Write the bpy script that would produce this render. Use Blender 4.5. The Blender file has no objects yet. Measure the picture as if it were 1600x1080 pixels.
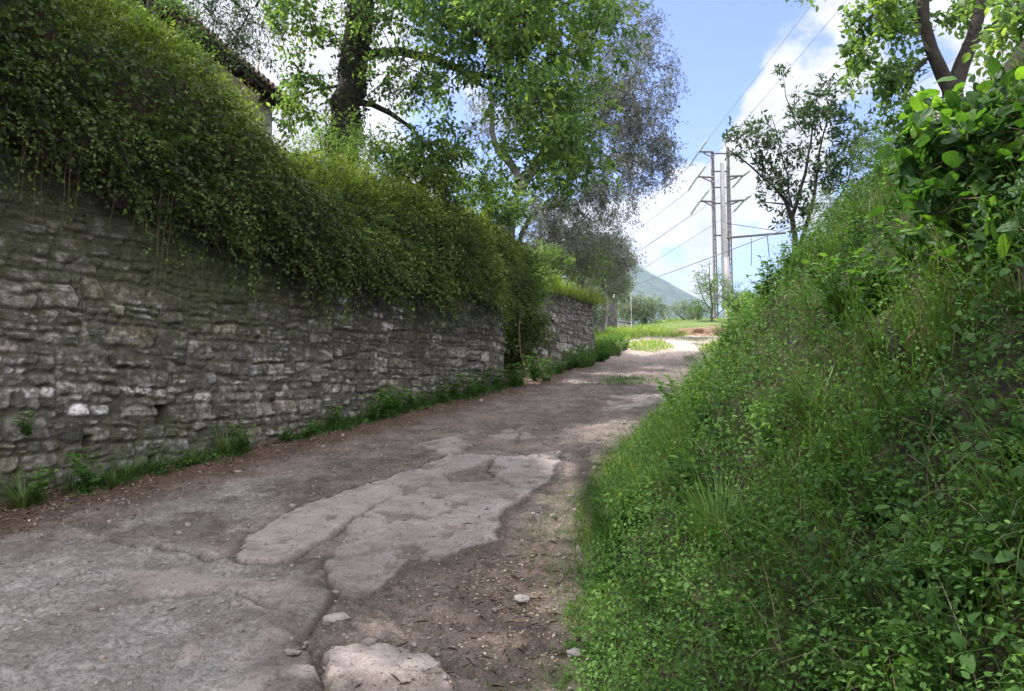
import bpy, math
import numpy as np
from math import radians, sin, cos, pi
from mathutils import Vector
sc = bpy.context.scene
COL = sc.collection
rng = np.random.default_rng(7)

# ------------------------------------------------------------------ camera
FPX = 1250.0                     # focal length in pixels of a 1600 px wide frame
PITCH = math.atan(60 / FPX)
CAMZ = 1.6
cam_d = bpy.data.cameras.new("camera"); cam = bpy.data.objects.new("camera", cam_d); COL.objects.link(cam)
cam.location = (0, 0, CAMZ); cam.rotation_euler = (pi / 2 + PITCH, 0, 0)
cam_d.sensor_width = 36; cam_d.lens = 36 * FPX / 1600
cam_d.clip_start = 0.05; cam_d.clip_end = 12000
sc.camera = cam

# ------------------------------------------------------------------ sun + sky
SUN_AZ = radians(-74)            # measured from +Y, negative towards the wall side
SUN_EL = radians(50)
sd = bpy.data.lights.new("sun", 'SUN'); sd.energy = 3.2; sd.angle = radians(0.55); sd.color = (1.0, 0.95, 0.86)
so = bpy.data.objects.new("sun", sd); COL.objects.link(so)
tosun = Vector((sin(SUN_AZ) * cos(SUN_EL), cos(SUN_AZ) * cos(SUN_EL), sin(SUN_EL)))
so.rotation_euler = tosun.to_track_quat('Z', 'Y').to_euler()
so.location = (0, 0, 40)

def px_dir(px, py):
    d = np.array([px - 800.0, FPX * cos(PITCH) - (540 - py) * sin(PITCH), FPX * sin(PITCH) + (540 - py) * cos(PITCH)])
    return d
def at(px, py, Y):
    d = px_dir(px, py)
    return np.array([0, 0, CAMZ]) + d * (Y / d[1])
SLOPE = 0.11
def gnd(px, py):
    d = px_dir(px, py)
    t = CAMZ / (SLOPE * d[1] - d[2])
    return np.array([d[0] * t, d[1] * t])

w = bpy.data.worlds.new("World"); sc.world = w; w.use_nodes = True
nt = w.node_tree; nt.nodes.clear()
class N:
    def __init__(s, nt): s.nt = nt
    def __call__(s, typ, ins=None, **kw):
        n = s.nt.nodes.new(typ)
        for k, v in kw.items(): setattr(n, k, v)
        for k, v in (ins or {}).items():
            if isinstance(v, bpy.types.NodeSocket): s.nt.links.new(v, n.inputs[k])
            else: n.inputs[k].default_value = v
        return n
    def math(s, op, a, b=0.0, c=0.0, clamp=False):
        return s('ShaderNodeMath', {0: a, 1: b, 2: c}, operation=op, use_clamp=clamp).outputs[0]
    def ramp(s, fac, stops, interp='LINEAR'):
        n = s('ShaderNodeValToRGB', {0: fac}); cr = n.color_ramp; cr.interpolation = interp
        while len(cr.elements) < len(stops): cr.elements.new(0.5)
        for e, (p, c) in zip(cr.elements, stops):
            e.position = p; e.color = (*c, 1) if not isinstance(c, (int, float)) else (c, c, c, 1)
        return n.outputs[0]
    def mix(s, fac, a, b, blend='MIX'):
        n = s('ShaderNodeMix', data_type='RGBA', blend_type=blend, clamp_factor=True)
        for k, v in ((0, fac), (6, a), (7, b)):
            if isinstance(v, bpy.types.NodeSocket): s.nt.links.new(v, n.inputs[k])
            else: n.inputs[k].default_value = (*v, 1) if isinstance(v, tuple) and len(v) == 3 else v
        return n.outputs[2]
    def noise(s, vec, scale, detail=4, rough=0.55, dist=0.0, out=0):
        return s('ShaderNodeTexNoise', {'Vector': vec, 'Scale': scale, 'Detail': detail, 'Roughness': rough, 'Distortion': dist}).outputs[out]
n = N(nt)
sky = n('ShaderNodeTexSky', sky_type='NISHITA', sun_disc=False, sun_elevation=SUN_EL, sun_rotation=SUN_AZ, altitude=200, air_density=1.0, dust_density=0.6, ozone_density=2.5)
tc = n('ShaderNodeTexCoord').outputs['Generated']
sep = n('ShaderNodeSeparateXYZ', {0: tc})
zz = n.math('ADD', n.math('MAXIMUM', sep.outputs[2], 0.0), 0.22)
pl = n('ShaderNodeCombineXYZ', {0: n.math('DIVIDE', sep.outputs[0], zz), 1: n.math('DIVIDE', sep.outputs[1], zz), 2: 0.3})
c1 = n.noise(pl.outputs[0], 1.9, 9, 0.56, 0.25)
c2 = n.noise(tc, 9.0, 7, 0.6, 0.1)
dens = n.math('ADD', n.math('MULTIPLY', n.math('SUBTRACT', c1, 0.5), 3.0), n.math('MULTIPLY', n.math('SUBTRACT', c2, 0.5), 2.3))
dens = n.math('ADD', dens, n.math('MULTIPLY_ADD', sep.outputs[1], -0.44, 0.12))
# banks of cloud: compass direction (unit vector), angular radius, weight
for (px, py, rad, wt) in ((1215, 95, 0.085, 0.8), (1120, 165, 0.09, 0.75), (1300, 190, 0.09, 0.3), (1010, 330, 0.085, 0.8), (1130, 300, .06, .6), (1200, 300, .07, .5), (1070, 405, 0.07, 0.5), (1200, 440, 0.08, 0.8),
                          (1010, 90, 0.1, -0.9), (1090, 30, 0.12, -1.0), (1370, 120, 0.07, -0.8), (1185, 385, 0.045, -0.9), (1075, 258, 0.045, -0.8), (1010, 425, .05, -.8), (1120, 215, .04, -.5), (1090, 95, .05, -.5), (1140, 350, .03, -.5), (1290, 330, .06, -.3),
                          (400, 90, 0.14, 0.9), (1560, 60, 0.13, 0.7), (620, 100, 0.12, 0.25), (680, 200, .12, .5), (330, 0, .05, -.3)):
    d = px_dir(px, py); d /= np.linalg.norm(d)
    dp = n('ShaderNodeVectorMath', {0: tc, 1: tuple(d)}, operation='DOT_PRODUCT').outputs['Value']
    mr = n('ShaderNodeMapRange', {0: dp, 1: cos(rad * 1.5), 2: 1.0, 3: 0.0, 4: wt}, interpolation_type='SMOOTHSTEP').outputs[0]
    dens = n.math('ADD', dens, mr)
cm = n('ShaderNodeMapRange', {0: dens, 1: -0.02, 2: 0.46, 3: 0.0, 4: 1.0}, interpolation_type='SMOOTHSTEP').outputs[0]
shade = n('ShaderNodeMapRange', {0: n.noise(tc, 14.0, 5, 0.6), 1: 0.3, 2: 0.7, 3: 0.70, 4: 1.15}).outputs[0]
CLOUD = 3.3
# unseen clouds overhead and behind the viewer are boosted to fill the shade
high = n('ShaderNodeMapRange', {0: n.math('ADD', sep.outputs[2], n.math('MULTIPLY', sep.outputs[1], -0.35)), 1: 0.22, 2: 0.62, 3: 1.0, 4: 4.6}, interpolation_type='SMOOTHSTEP').outputs[0]
cc = n('ShaderNodeVectorMath', {0: (CLOUD, CLOUD * 0.98, CLOUD * 0.99), 'Scale': n.math('MULTIPLY', shade, high)}, operation='SCALE').outputs[0]
blue = n.mix(1.0, sky.outputs[0], (.66, .65, .86), 'MULTIPLY')
skyc = n.mix(cm, blue, cc)
bg = n('ShaderNodeBackground', {0: skyc, 1: 0.10})
n('ShaderNodeOutputWorld', {0: bg.outputs[0]})
vs = sc.view_settings
vs.view_transform = 'Standard'; vs.look = 'None'; vs.gamma = 1; vs.exposure = 1.72; vs.use_curve_mapping = False
cy = sc.cycles
cy.max_bounces = 7; cy.diffuse_bounces = 3; cy.glossy_bounces = 2; cy.transmission_bounces = 5; cy.transparent_max_bounces = 8; cy.volume_bounces = 0
cy.caustics_reflective = False; cy.caustics_refractive = False; cy.sample_clamp_indirect = 4
cy.use_denoising = True

# ------------------------------------------------------------------ numpy helpers
def _h(ix, iy, iz, seed):
    x = (ix.astype(np.int64) * 374761393 + iy.astype(np.int64) * 668265263 + iz.astype(np.int64) * 2147483647 + seed * 974711) & 0xffffffff
    x = ((x ^ (x >> 13)) * 1274126177) & 0xffffffff
    x = ((x ^ (x >> 16)) * 2246822519) & 0xffffffff
    return ((x ^ (x >> 15)) & 0xffffff) / float(0xffffff)
def vn(x, y, z=0.0, seed=0):
    x = np.asarray(x, float); y = np.asarray(y, float) + 0 * x; z = np.asarray(z, float) + 0 * x
    ix, iy, iz = np.floor(x), np.floor(y), np.floor(z)
    fx, fy, fz = x - ix, y - iy, z - iz
    fx = fx * fx * (3 - 2 * fx); fy = fy * fy * (3 - 2 * fy); fz = fz * fz * (3 - 2 * fz)
    r = 0
    ks = (0, 1) if np.any(z != 0) else (0,)
    for i in (0, 1):
        for j in (0, 1):
            for k in ks:
                wt = (fx if i else 1 - fx) * (fy if j else 1 - fy) * ((fz if k else 1 - fz) if len(ks) == 2 else 1)
                r = r + wt * _h(ix + i, iy + j, iz + k, seed)
    return r * 2 - 1
def fbm(x, y, z=0.0, o=4, seed=0, g=0.5):
    r = 0; a = 1; f = 1.0; t = 0
    for i in range(o):
        r = r + a * vn(x * f, y * f, np.asarray(z) * f, seed + i * 17); t += a; a *= g; f *= 2.03
    return r / t
def sst(x, a, b):
    t = np.clip((x - a) / (b - a), 0, 1); return t * t * (3 - 2 * t)
def nrm(v): return v / np.maximum(np.linalg.norm(v, axis=-1, keepdims=True), 1e-9)
def rdir(k, up=0.0):
    v = rng.normal(size=(k, 3)); v[:, 2] += up; return nrm(v)

def mk(name, V, Fs, mat, parent=None, attrs=None, smooth=True, cols=None):
    me = bpy.data.meshes.new(name)
    V = np.asarray(V, np.float32).reshape(-1, 3)
    if isinstance(Fs, (list, tuple)) and len(Fs) and not isinstance(Fs[0], np.ndarray): Fs = np.array(Fs)
    Fs = [np.asarray(f, np.int32) for f in (Fs if isinstance(Fs, (list, tuple)) else [Fs]) if len(f)]
    me.vertices.add(len(V)); me.vertices.foreach_set('co', V.ravel())
    nl = sum(f.size for f in Fs); nf = sum(len(f) for f in Fs)
    me.loops.add(nl); me.polygons.add(nf)
    me.loops.foreach_set('vertex_index', np.concatenate([f.ravel() for f in Fs]))
    tot = np.concatenate([np.full(len(f), f.shape[1], np.int32) for f in Fs])
    st = np.concatenate([[0], np.cumsum(tot)[:-1]]).astype(np.int32)
    me.polygons.foreach_set('loop_start', st)
    try: me.polygons.foreach_set('loop_total', tot)
    except Exception: pass
    me.polygons.foreach_set('use_smooth', np.full(nf, smooth, bool))
    me.update(calc_edges=True)
    for k, a in (attrs or {}).items():
        at_ = me.attributes.new(k, 'FLOAT', 'POINT'); at_.data.foreach_set('value', np.asarray(a, np.float32).ravel())
    for k, a in (cols or {}).items():
        at_ = me.attributes.new(k, 'FLOAT_COLOR', 'POINT')
        at_.data.foreach_set('color', np.concatenate([a, np.ones((len(a), 1))], 1).astype(np.float32).ravel())
    if mat: me.materials.append(mat)
    o = bpy.data.objects.new(name, me); COL.objects.link(o)
    if parent: o.parent = parent
    return o
def tag(o, label=None, cat=None, group=None, kind=None):
    if label: o['label'] = label
    if cat: o['category'] = cat
    if group: o['group'] = group
    if kind: o['kind'] = kind
    return o
def thing(name, loc, label, cat, group=None):
    o = bpy.data.objects.new(name, None); COL.objects.link(o); o.location = tuple(loc); o.empty_display_size = 0.2
    return tag(o, label, cat, group)

class G:                                    # geometry collector, positions relative to an origin
    def __init__(s, org=(0, 0, 0)): s.V = []; s.F3 = []; s.F4 = []; s.T = []; s.n = 0; s.o = np.asarray(org, float)
    def add(s, V, F, t=0.5):
        V = np.asarray(V, float).reshape(-1, 3); F = np.asarray(F, int) + s.n
        s.V.append(V); (s.F3 if F.shape[1] == 3 else s.F4).append(F)
        s.T.append(np.broadcast_to(np.asarray(t, float), (len(V),))); s.n += len(V)
    def build(s, name, mat, parent=None, smooth=True):
        if not s.n: return None
        V = np.concatenate(s.V) - s.o
        Fs = [np.concatenate(x) for x in (s.F3, s.F4) if x]
        o = mk(name, V, Fs, mat, parent, {'tint': np.concatenate(s.T)}, smooth)
        if not parent: o.location = tuple(s.o)
        return o
    def tube(s, P, R, k=6, t=0.5, cap=True):
        P = np.asarray(P, float); m = len(P); R = np.broadcast_to(np.asarray(R, float), (m,))
        T = np.gradient(P, axis=0); T = nrm(T)
        a = np.where(np.abs(T[:, 2:3]) > 0.9, np.array([[1.0, 0, 0]]), np.array([[0, 0, 1.0]]))
        A = nrm(np.cross(T, a)); B = np.cross(T, A)
        th = np.arange(k) * 2 * pi / k
        V = P[:, None] + R[:, None, None] * (np.cos(th)[None, :, None] * A[:, None] + np.sin(th)[None, :, None] * B[:, None])
        i = np.arange(m - 1)[:, None] * k; j = np.arange(k)[None]; j2 = (j + 1) % k
        F = np.stack([i + j, i + j2, i + k + j2, i + k + j], -1).reshape(-1, 4)
        s.add(V.reshape(-1, 3), F, t)
        if cap and k >= 3:
            base = s.n - m * k
            for (c0, pt) in ((base, P[0]), (base + (m - 1) * k, P[-1])):
                s.V.append(pt[None]); s.T.append(np.array([float(np.mean(t))])); ci = s.n; s.n += 1
                s.F3.append(np.array([[c0 + q, c0 + (q + 1) % k, ci] for q in range(k)]))
    def box(s, c, size, rz=0.0, bev=0.0, t=0.5):
        x, y, z = np.asarray(size) / 2.0; b = min(bev, x * .9, y * .9, z * .9)
        if b <= 0:
            V = np.array([[i, j, k] for i in (-x, x) for j in (-y, y) for k in (-z, z)])
            F = [[0, 1, 3, 2], [4, 6, 7, 5], [0, 4, 5, 1], [2, 3, 7, 6], [0, 2, 6, 4], [1, 5, 7, 3]]
        else:
            oc = [(-x + b, -y), (x - b, -y), (x, -y + b), (x, y - b), (x - b, y), (-x + b, y), (-x, y - b), (-x, -y + b)]
            L = [(-z, 1 - b / max(x, y)), (-z + b, 1), (z - b, 1), (z, 1 - b / max(x, y))]
            V = np.array([[p[0] * q, p[1] * q, h] for h, q in L for p in oc] + [[0, 0, -z], [0, 0, z]])
            F = [[i * 8 + j, i * 8 + (j + 1) % 8, i * 8 + 8 + (j + 1) % 8, i * 8 + 8 + j] for i in range(3) for j in range(8)]
            F3 = [[(j + 1) % 8, j, 32] for j in range(8)] + [[24 + j, 24 + (j + 1) % 8, 33] for j in range(8)]
        R = np.array([[cos(rz), -sin(rz), 0], [sin(rz), cos(rz), 0], [0, 0, 1]])
        V = V @ R.T + np.asarray(c)
        n0 = s.n; s.add(V, F, t)
        if b > 0: s.F3.append(np.array(F3) + n0)
    def leaves(s, P, D, Nn, L, W, kind='rhomb', t=0.5):
        tm, F = LEAF[kind]; m = len(P)
        L = np.broadcast_to(L, (m,)); W = np.broadcast_to(W, (m,)); D = nrm(D)
        S = nrm(np.cross(D, Nn)); Nn = np.cross(S, D)
        V = P[:, None] + D[:, None] * (tm[None, :, 0:1] * L[:, None, None]) + S[:, None] * (tm[None, :, 1:2] * W[:, None, None]) + Nn[:, None] * (tm[None, :, 2:3] * L[:, None, None])
        k = len(tm); Fa = (np.arange(m)[:, None, None] * k + F[None]).reshape(-1, F.shape[1])
        t = np.broadcast_to(t, (m,)); s.add(V.reshape(-1, 3), Fa, np.repeat(t, k))
    def blades(s, P, H, W, lean, bend, t=0.5, up=None):
        """P roots, H length, W width, lean unit-ish horizontal direction (m,2), bend 0..1.5"""
        m = len(P); H = np.broadcast_to(H, (m,)); W = np.broadcast_to(W, (m,)); bend = np.broadcast_to(bend, (m,))
        ld = np.concatenate([nrm(lean), np.zeros((m, 1))], 1)
        sdv = np.stack([-ld[:, 1], ld[:, 0], np.zeros(m)], 1)
        lv = [0, .3, .58, .82, 1.0]; ws = [.7, 1, .85, .5, 0.05]
        pos = P.copy(); prev = 0; Vs = []
        a0 = 0.08 + 0.25 * rng.random(m)
        for l, wd in zip(lv, ws):
            ang = a0 + bend * (l ** 1.3) * 1.5
            pos = pos + (ld * np.sin(ang)[:, None] + np.array([0, 0, 1.0]) * np.cos(ang)[:, None]) * ((l - prev) * H)[:, None]; prev = l
            Vs += [pos - sdv * (W * wd / 2)[:, None], pos + sdv * (W * wd / 2)[:, None]]
        V = np.stack(Vs, 1); F = np.array([[2 * i, 2 * i + 1, 2 * i + 3, 2 * i + 2] for i in range(4)])
        Fa = (np.arange(m)[:, None, None] * 10 + F[None]).reshape(-1, 4)
        s.add(V.reshape(-1, 3), Fa, np.repeat(np.broadcast_to(t, (m,)), 10))
def sprigs(g, P, D0, L, nl, ls, sag, t, kind='rhomb', wr=.55, stem=.003, gs=None):
    m = len(P); D0 = nrm(D0); L = np.broadcast_to(L, (m,)); s = (np.arange(nl) + .6) / nl; sag = np.broadcast_to(sag, (m,))
    def at_(s): q = P[:, None] + D0[:, None] * (L[:, None] * s[None])[..., None]; q[..., 2] -= sag[:, None] * L[:, None] * s[None] ** 2; return q
    pos = at_(s); T = nrm(D0[:, None] - np.array([0, 0, 1.0]) * (2 * sag[:, None] * s[None])[..., None])
    S = nrm(np.cross(T, np.array([0, 0, 1.0]) + .4 * rdir(m)[:, None])); sg = np.where(np.arange(nl) % 2, 1.0, -1.0)[None, :, None]
    D = nrm(S * sg + T * .7 + .35 * rng.normal(size=(m, nl, 3))); U = nrm(np.cross(S, T) + .4 * rng.normal(size=(m, nl, 3)))
    z = np.broadcast_to(ls, (m,))[:, None] * (1.15 - .55 * s[None]) * rng.uniform(.7, 1.2, (m, nl)); t = np.broadcast_to(t, (m,))
    g.leaves(pos.reshape(-1, 3), D.reshape(-1, 3), U.reshape(-1, 3), z.ravel(), (z * wr).ravel(), kind, np.clip(np.repeat(t, nl) + .2 * (rng.random(m * nl) - .5) + .12 * np.tile(s, m), 0, 1))
    q = at_(np.linspace(0, 1, 5)); W = nrm(np.cross(D0, rdir(m)))[:, None] * stem * .5
    V = np.stack([q - W, q + W], 2).reshape(m, 10, 3); F = np.array([[2 * i, 2 * i + 1, 2 * i + 3, 2 * i + 2] for i in range(4)])
    (gs or g).add(V.reshape(-1, 3), (np.arange(m)[:, None, None] * 10 + F[None]).reshape(-1, 4), .1)
LEAF = {
    'rhomb': (np.array([[0, 0, 0], [.45, .5, .06], [1, 0, -.1], [.45, -.5, .06]]), np.array([[0, 1, 2], [0, 2, 3]])),
    'ovate': (np.array([[0, 0, 0], [.22, .36, .05], [.55, .46, .07], [.85, .2, .0], [1, 0, -.12], [.85, -.2, .0], [.55, -.46, .07], [.22, -.36, .05], [.5, 0, 0]]),
              np.array([[0, 1, 8], [1, 2, 8], [2, 3, 8], [3, 4, 8], [4, 5, 8], [5, 6, 8], [6, 7, 8], [7, 0, 8]])),
    'heart': (np.array([[.08, 0, 0], [-.08, .22, .03], [.02, .42, .05], [.24, .52, .06], [.42, .40, .05], [.58, .46, .03], [.74, .24, 0], [.88, .1, -.05], [1.04, 0, -.12],
                        [.88, -.1, -.05], [.74, -.24, 0], [.58, -.46, .03], [.42, -.40, .05], [.24, -.52, .06], [.02, -.42, .05], [-.08, -.22, .03], [.32, 0, -.01], [.6, 0, -.03]]),
              np.array([[0, 1, 16], [1, 2, 16], [2, 3, 16], [3, 4, 16], [4, 17, 16], [4, 5, 17], [5, 6, 17], [6, 7, 17], [7, 8, 17], [8, 9, 17], [9, 10, 17], [10, 11, 17], [11, 12, 17], [12, 16, 17],
                        [12, 13, 16], [13, 14, 16], [14, 15, 16], [15, 0, 16]])),
}

def heart_leaf(k=26):
    t = np.linspace(0, 2 * pi, k, endpoint=False)
    r_ = .52 * (1 - .10 * np.cos(2 * t)) ; x = .5 - .56 * np.cos(t); y = .50 * np.sin(t) * (1 - .28 * (1 - np.cos(t - pi)) * 0) * (.62 + .38 * np.cos(t * .5) ** 2 + .32 * np.sin(t / 2) ** 2 * np.cos(t) ** 2)
    x = np.where(np.cos(t) > .9, x + .10 * (np.cos(t) - .9) / .1, x); y = y * np.where(x > .75, 1 - .35 * (x - .75) / .3, 1)
    y = y * (1 + .05 * np.sin(9 * t)); z = .10 * np.abs(y) - .16 * np.clip(x - .4, 0, 1) ** 2 * 2 + .02 * np.sin(5 * t)
    out = np.stack([x, y, z], 1); mid = np.stack([x * .55 + .2, y * .5, z * .55 + .03], 1); c = np.array([[.42, 0, 0.0]])
    V = np.concatenate([out, mid, c]); F = []
    for i in range(k):
        j = (i + 1) % k; F += [[i, j, k + j], [i, k + j, k + i], [k + i, k + j, 2 * k]]
    return V, np.array(F)
LEAF['heart'] = heart_leaf()
hv = heart_leaf(12); LEAF['heart_small'] = hv
# ------------------------------------------------------------------ materials
def mat(name):
    m = bpy.data.materials.new(name); m.use_nodes = True; m.node_tree.nodes.clear(); return m, N(m.node_tree)
def finish(n, bsdf): n('ShaderNodeOutputMaterial', {0: bsdf})
def leaf_mat(name, stops, trans, tf=0.42, rough=0.5, spec=0.35, nvar=0.25, nscale=1.2):
    m, n = mat(name)
    tint = n('ShaderNodeAttribute', attribute_name='tint').outputs['Fac']
    ob = n('ShaderNodeNewGeometry').outputs['Position']
    f = n.math('ADD', tint, n.math('MULTIPLY', n.math('SUBTRACT', n.noise(ob, nscale, 3), 0.5), nvar * 2), clamp=True)
    col = n.ramp(f, stops)
    tcol = n.mix(1.0, col, trans, 'MULTIPLY')
    p = n('ShaderNodeBsdfPrincipled', {'Base Color': col, 'Roughness': rough, 'Specular IOR Level': spec})
    t = n('ShaderNodeBsdfTranslucent', {'Color': tcol})
    finish(n, n('ShaderNodeMixShader', {0: tf, 1: p.outputs[0], 2: t.outputs[0]}).outputs[0]); return m
def rough_mat(name, ca, cb, scale=6, rough=0.9, bump=0.4, bscale=30, metallic=0.0, dist=0.02):
    m, n = mat(name)
    ob = n('ShaderNodeNewGeometry').outputs['Position']
    f = n.ramp(n.noise(ob, scale, 6, 0.65), [(0.32, 0.0), (0.68, 1.0)])
    col = n.mix(f, ca, cb)
    bm = n('ShaderNodeBump', {'Height': n.noise(ob, bscale, 5, 0.7), 'Strength': bump, 'Distance': dist}).outputs[0]
    p = n('ShaderNodeBsdfPrincipled', {'Base Color': col, 'Roughness': rough, 'Metallic': metallic, 'Normal': bm, 'Specular IOR Level': 0.3})
    finish(n, p.outputs[0]); return m
M = {}
GREEN = [(0.0, (0.016, 0.034, 0.008)), (0.35, (0.032, 0.075, 0.014)), (0.7, (0.062, 0.13, 0.02)), (1.0, (0.13, 0.20, 0.03))]
M['ivy'] = leaf_mat('ivy_leaf', [(0, (.024, .036, .010)), (.4, (.046, .076, .016)), (.75, (.095, .145, .026)), (1, (.19, .23, .045))], (1.7, 1.8, .9), .42, .5, .35)
M['tree'] = leaf_mat('tree_leaf', [(0, (.032, .060, .022)), (.4, (.062, .118, .036)), (.75, (.115, .185, .045)), (1, (.19, .26, .06))], (2.2, 2.2, 1.3), .55, .5, .3)
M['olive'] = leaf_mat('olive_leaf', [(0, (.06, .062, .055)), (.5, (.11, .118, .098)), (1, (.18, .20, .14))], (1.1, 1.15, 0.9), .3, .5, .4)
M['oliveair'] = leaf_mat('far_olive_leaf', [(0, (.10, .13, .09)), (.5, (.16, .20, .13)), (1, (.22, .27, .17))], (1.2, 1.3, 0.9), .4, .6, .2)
M['sapling'] = leaf_mat('sapling_leaf', [(0, (.022, .045, .018)), (.6, (.045, .085, .028)), (1, (.09, .14, .04))], (1.3, 1.5, .8), .35, .4, .5)
M['light'] = leaf_mat('young_leaf', [(0, (.06, .11, .03)), (.5, (.10, .18, .04)), (1, (.20, .28, .06))], (1.7, 1.8, 1.0), .5, .5, .3)
M['big'] = leaf_mat('broad_leaf', [(0, (.018, .045, .014)), (.45, (.034, .085, .018)), (.8, (.065, .145, .024)), (1, (.12, .22, .03))], (2.0, 2.1, .8), .45, .5, .3, .35, 4.0)
M['cover'] = leaf_mat('ground_cover_leaf', [(0, (.022, .050, .013)), (.4, (.040, .098, .020)), (.75, (.070, .160, .030)), (1, (.13, .24, .05))], (1.5, 1.6, .8), .36, .62, .22, .3, 1.0)
M['grass'] = leaf_mat('grass_blade', [(0, (.030, .055, .014)), (.4, (.056, .115, .024)), (.75, (.10, .18, .036)), (.92, (.18, .22, .065)), (1, (.26, .23, .11))], (1.5, 1.5, .8), .4, .45, .35, .2)
M['sungrass'] = leaf_mat('meadow_grass', [(0, (.09, .17, .025)), (.6, (.17, .27, .04)), (1, (.30, .34, .09))], (1.6, 1.6, .8), .4, .5, .3)  # brighter copy of the grass; the crest's sunlight is put into its colour
M['bark'] = rough_mat('bark', (.016, .013, .011), (.052, .043, .036), 12, .95, .9, 35, dist=.03)
M['greybark'] = rough_mat('grey_bark', (.05, .045, .042), (.13, .12, .11), 9, .95, .8, 30, dist=.03)
M['stem'] = rough_mat('dry_stem', (.06, .045, .03), (.16, .12, .08), 20, .9, .4, 60)
M['straw'] = rough_mat('straw', (.25, .2, .12), (.42, .36, .24), 20, .8, .2, 60)
M['steel'] = rough_mat('weathered_steel', (.09, .085, .085), (.17, .16, .16), 5, .7, .1, 30, .3)
M['conc'] = rough_mat('pole_concrete', (.26, .25, .25), (.38, .37, .36), 5, .85, .3, 40)
M['insul'] = rough_mat('glass_insulator', (.28, .32, .30), (.40, .44, .42), 8, .3, .1, 40)
M['wire'] = rough_mat('wire_metal', (.12, .12, .13), (.2, .2, .2), 5, .5, .0, 30, .5)
M['plaster'] = rough_mat('cream_plaster', (.30, .26, .20), (.44, .39, .31), 3, .9, .3, 40)
M['tile'] = rough_mat('roof_tile', (.06, .038, .030), (.14, .09, .07), 6, .9, .5, 30)
M['wood'] = rough_mat('dark_eave_wood', (.03, .016, .012), (.075, .04, .03), 8, .85, .4, 40)
M['pillar'] = rough_mat('pillar_stone', (.05, .045, .045), (.12, .11, .11), 8, .95, .7, 25)
M['lampglass'] = rough_mat('opal_glass', (.7, .7, .7), (.8, .8, .78), 5, .25, .0, 30)
M['rock'] = rough_mat('rock', (.14, .12, .11), (.30, .27, .25), 7, .9, .6, 30)
M['soil'] = rough_mat('soil', (.022, .016, .011), (.065, .048, .034), 5, .97, .9, 22, dist=.06)
M['redsoil'] = rough_mat('red_earth', (.12, .07, .045), (.28, .18, .12), 4, .95, .9, 18, dist=.05)
def litter_mat():
    m, n = mat('dead_leaf')
    tint = n('ShaderNodeAttribute', attribute_name='tint').outputs['Fac']
    col = n.ramp(tint, [(0, (.035, .024, .016)), (.45, (.10, .062, .038)), (.8, (.20, .135, .085)), (1, (.45, .39, .29))])
    finish(n, n('ShaderNodeBsdfPrincipled', {'Base Color': col, 'Roughness': .8, 'Specular IOR Level': .3}).outputs[0]); return m
M['litter'] = litter_mat()
def stone_mat():
    m, n = mat('rubble_stone')
    a = n('ShaderNodeAttribute', attribute_name='stone').outputs['Color']
    ed = n('ShaderNodeAttribute', attribute_name='joint').outputs['Fac']
    mo = n('ShaderNodeAttribute', attribute_name='moss').outputs['Fac']
    ob = n('ShaderNodeNewGeometry').outputs['Position']
    st = n('ShaderNodeMapping', {'Vector': ob, 'Scale': (1, 1, 3.2)}).outputs[0]
    n1 = n.noise(st, 5, 8, .7); n2 = n.noise(st, 24, 6, .7); n3 = n.noise(ob, 1.6, 5, .6)
    col = n.mix(n.ramp(n1, [(.3, 0.0), (.7, 1.0)]), n.mix(1.0, a, (.42, .41, .40), 'MULTIPLY'), n.mix(1.0, a, (1.35, 1.32, 1.28), 'MULTIPLY'))
    col = n.mix(n.math('MULTIPLY', n.ramp(n2, [(.52, 0.0), (.68, 1.0)]), .5), col, (.30, .30, .29))        # pale lichen
    col = n.mix(n.math('MULTIPLY', n.ramp(n.noise(ob, 11, 7, .75), [(.44, 0.0), (.56, 1.0)]), .75), col, (.030, .029, .023))   # black crust
    col = n.mix(ed, col, (.046, .042, .034))
    mf = n.ramp(n.math('ADD', mo, n.math('MULTIPLY', n.math('SUBTRACT', n.noise(ob, 7, 7, .7), .5), 1.5)), [(.45, 0.0), (.85, .85)])
    col = n.mix(mf, col, n.mix(n.ramp(n2, [(.4, 0.0), (.6, 1.0)]), (.022, .028, .010), (.058, .068, .022)))
    h = n.math('ADD', n.noise(st, 16, 9, .75), n.math('MULTIPLY', n.noise(ob, 60, 4, .6), .4))
    bm = n('ShaderNodeBump', {'Height': h, 'Strength': .75, 'Distance': .02}).outputs[0]
    finish(n, n('ShaderNodeBsdfPrincipled', {'Base Color': col, 'Roughness': .88, 'Normal': bm, 'Specular IOR Level': .35}).outputs[0]); return m
M['stone'] = stone_mat()
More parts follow.
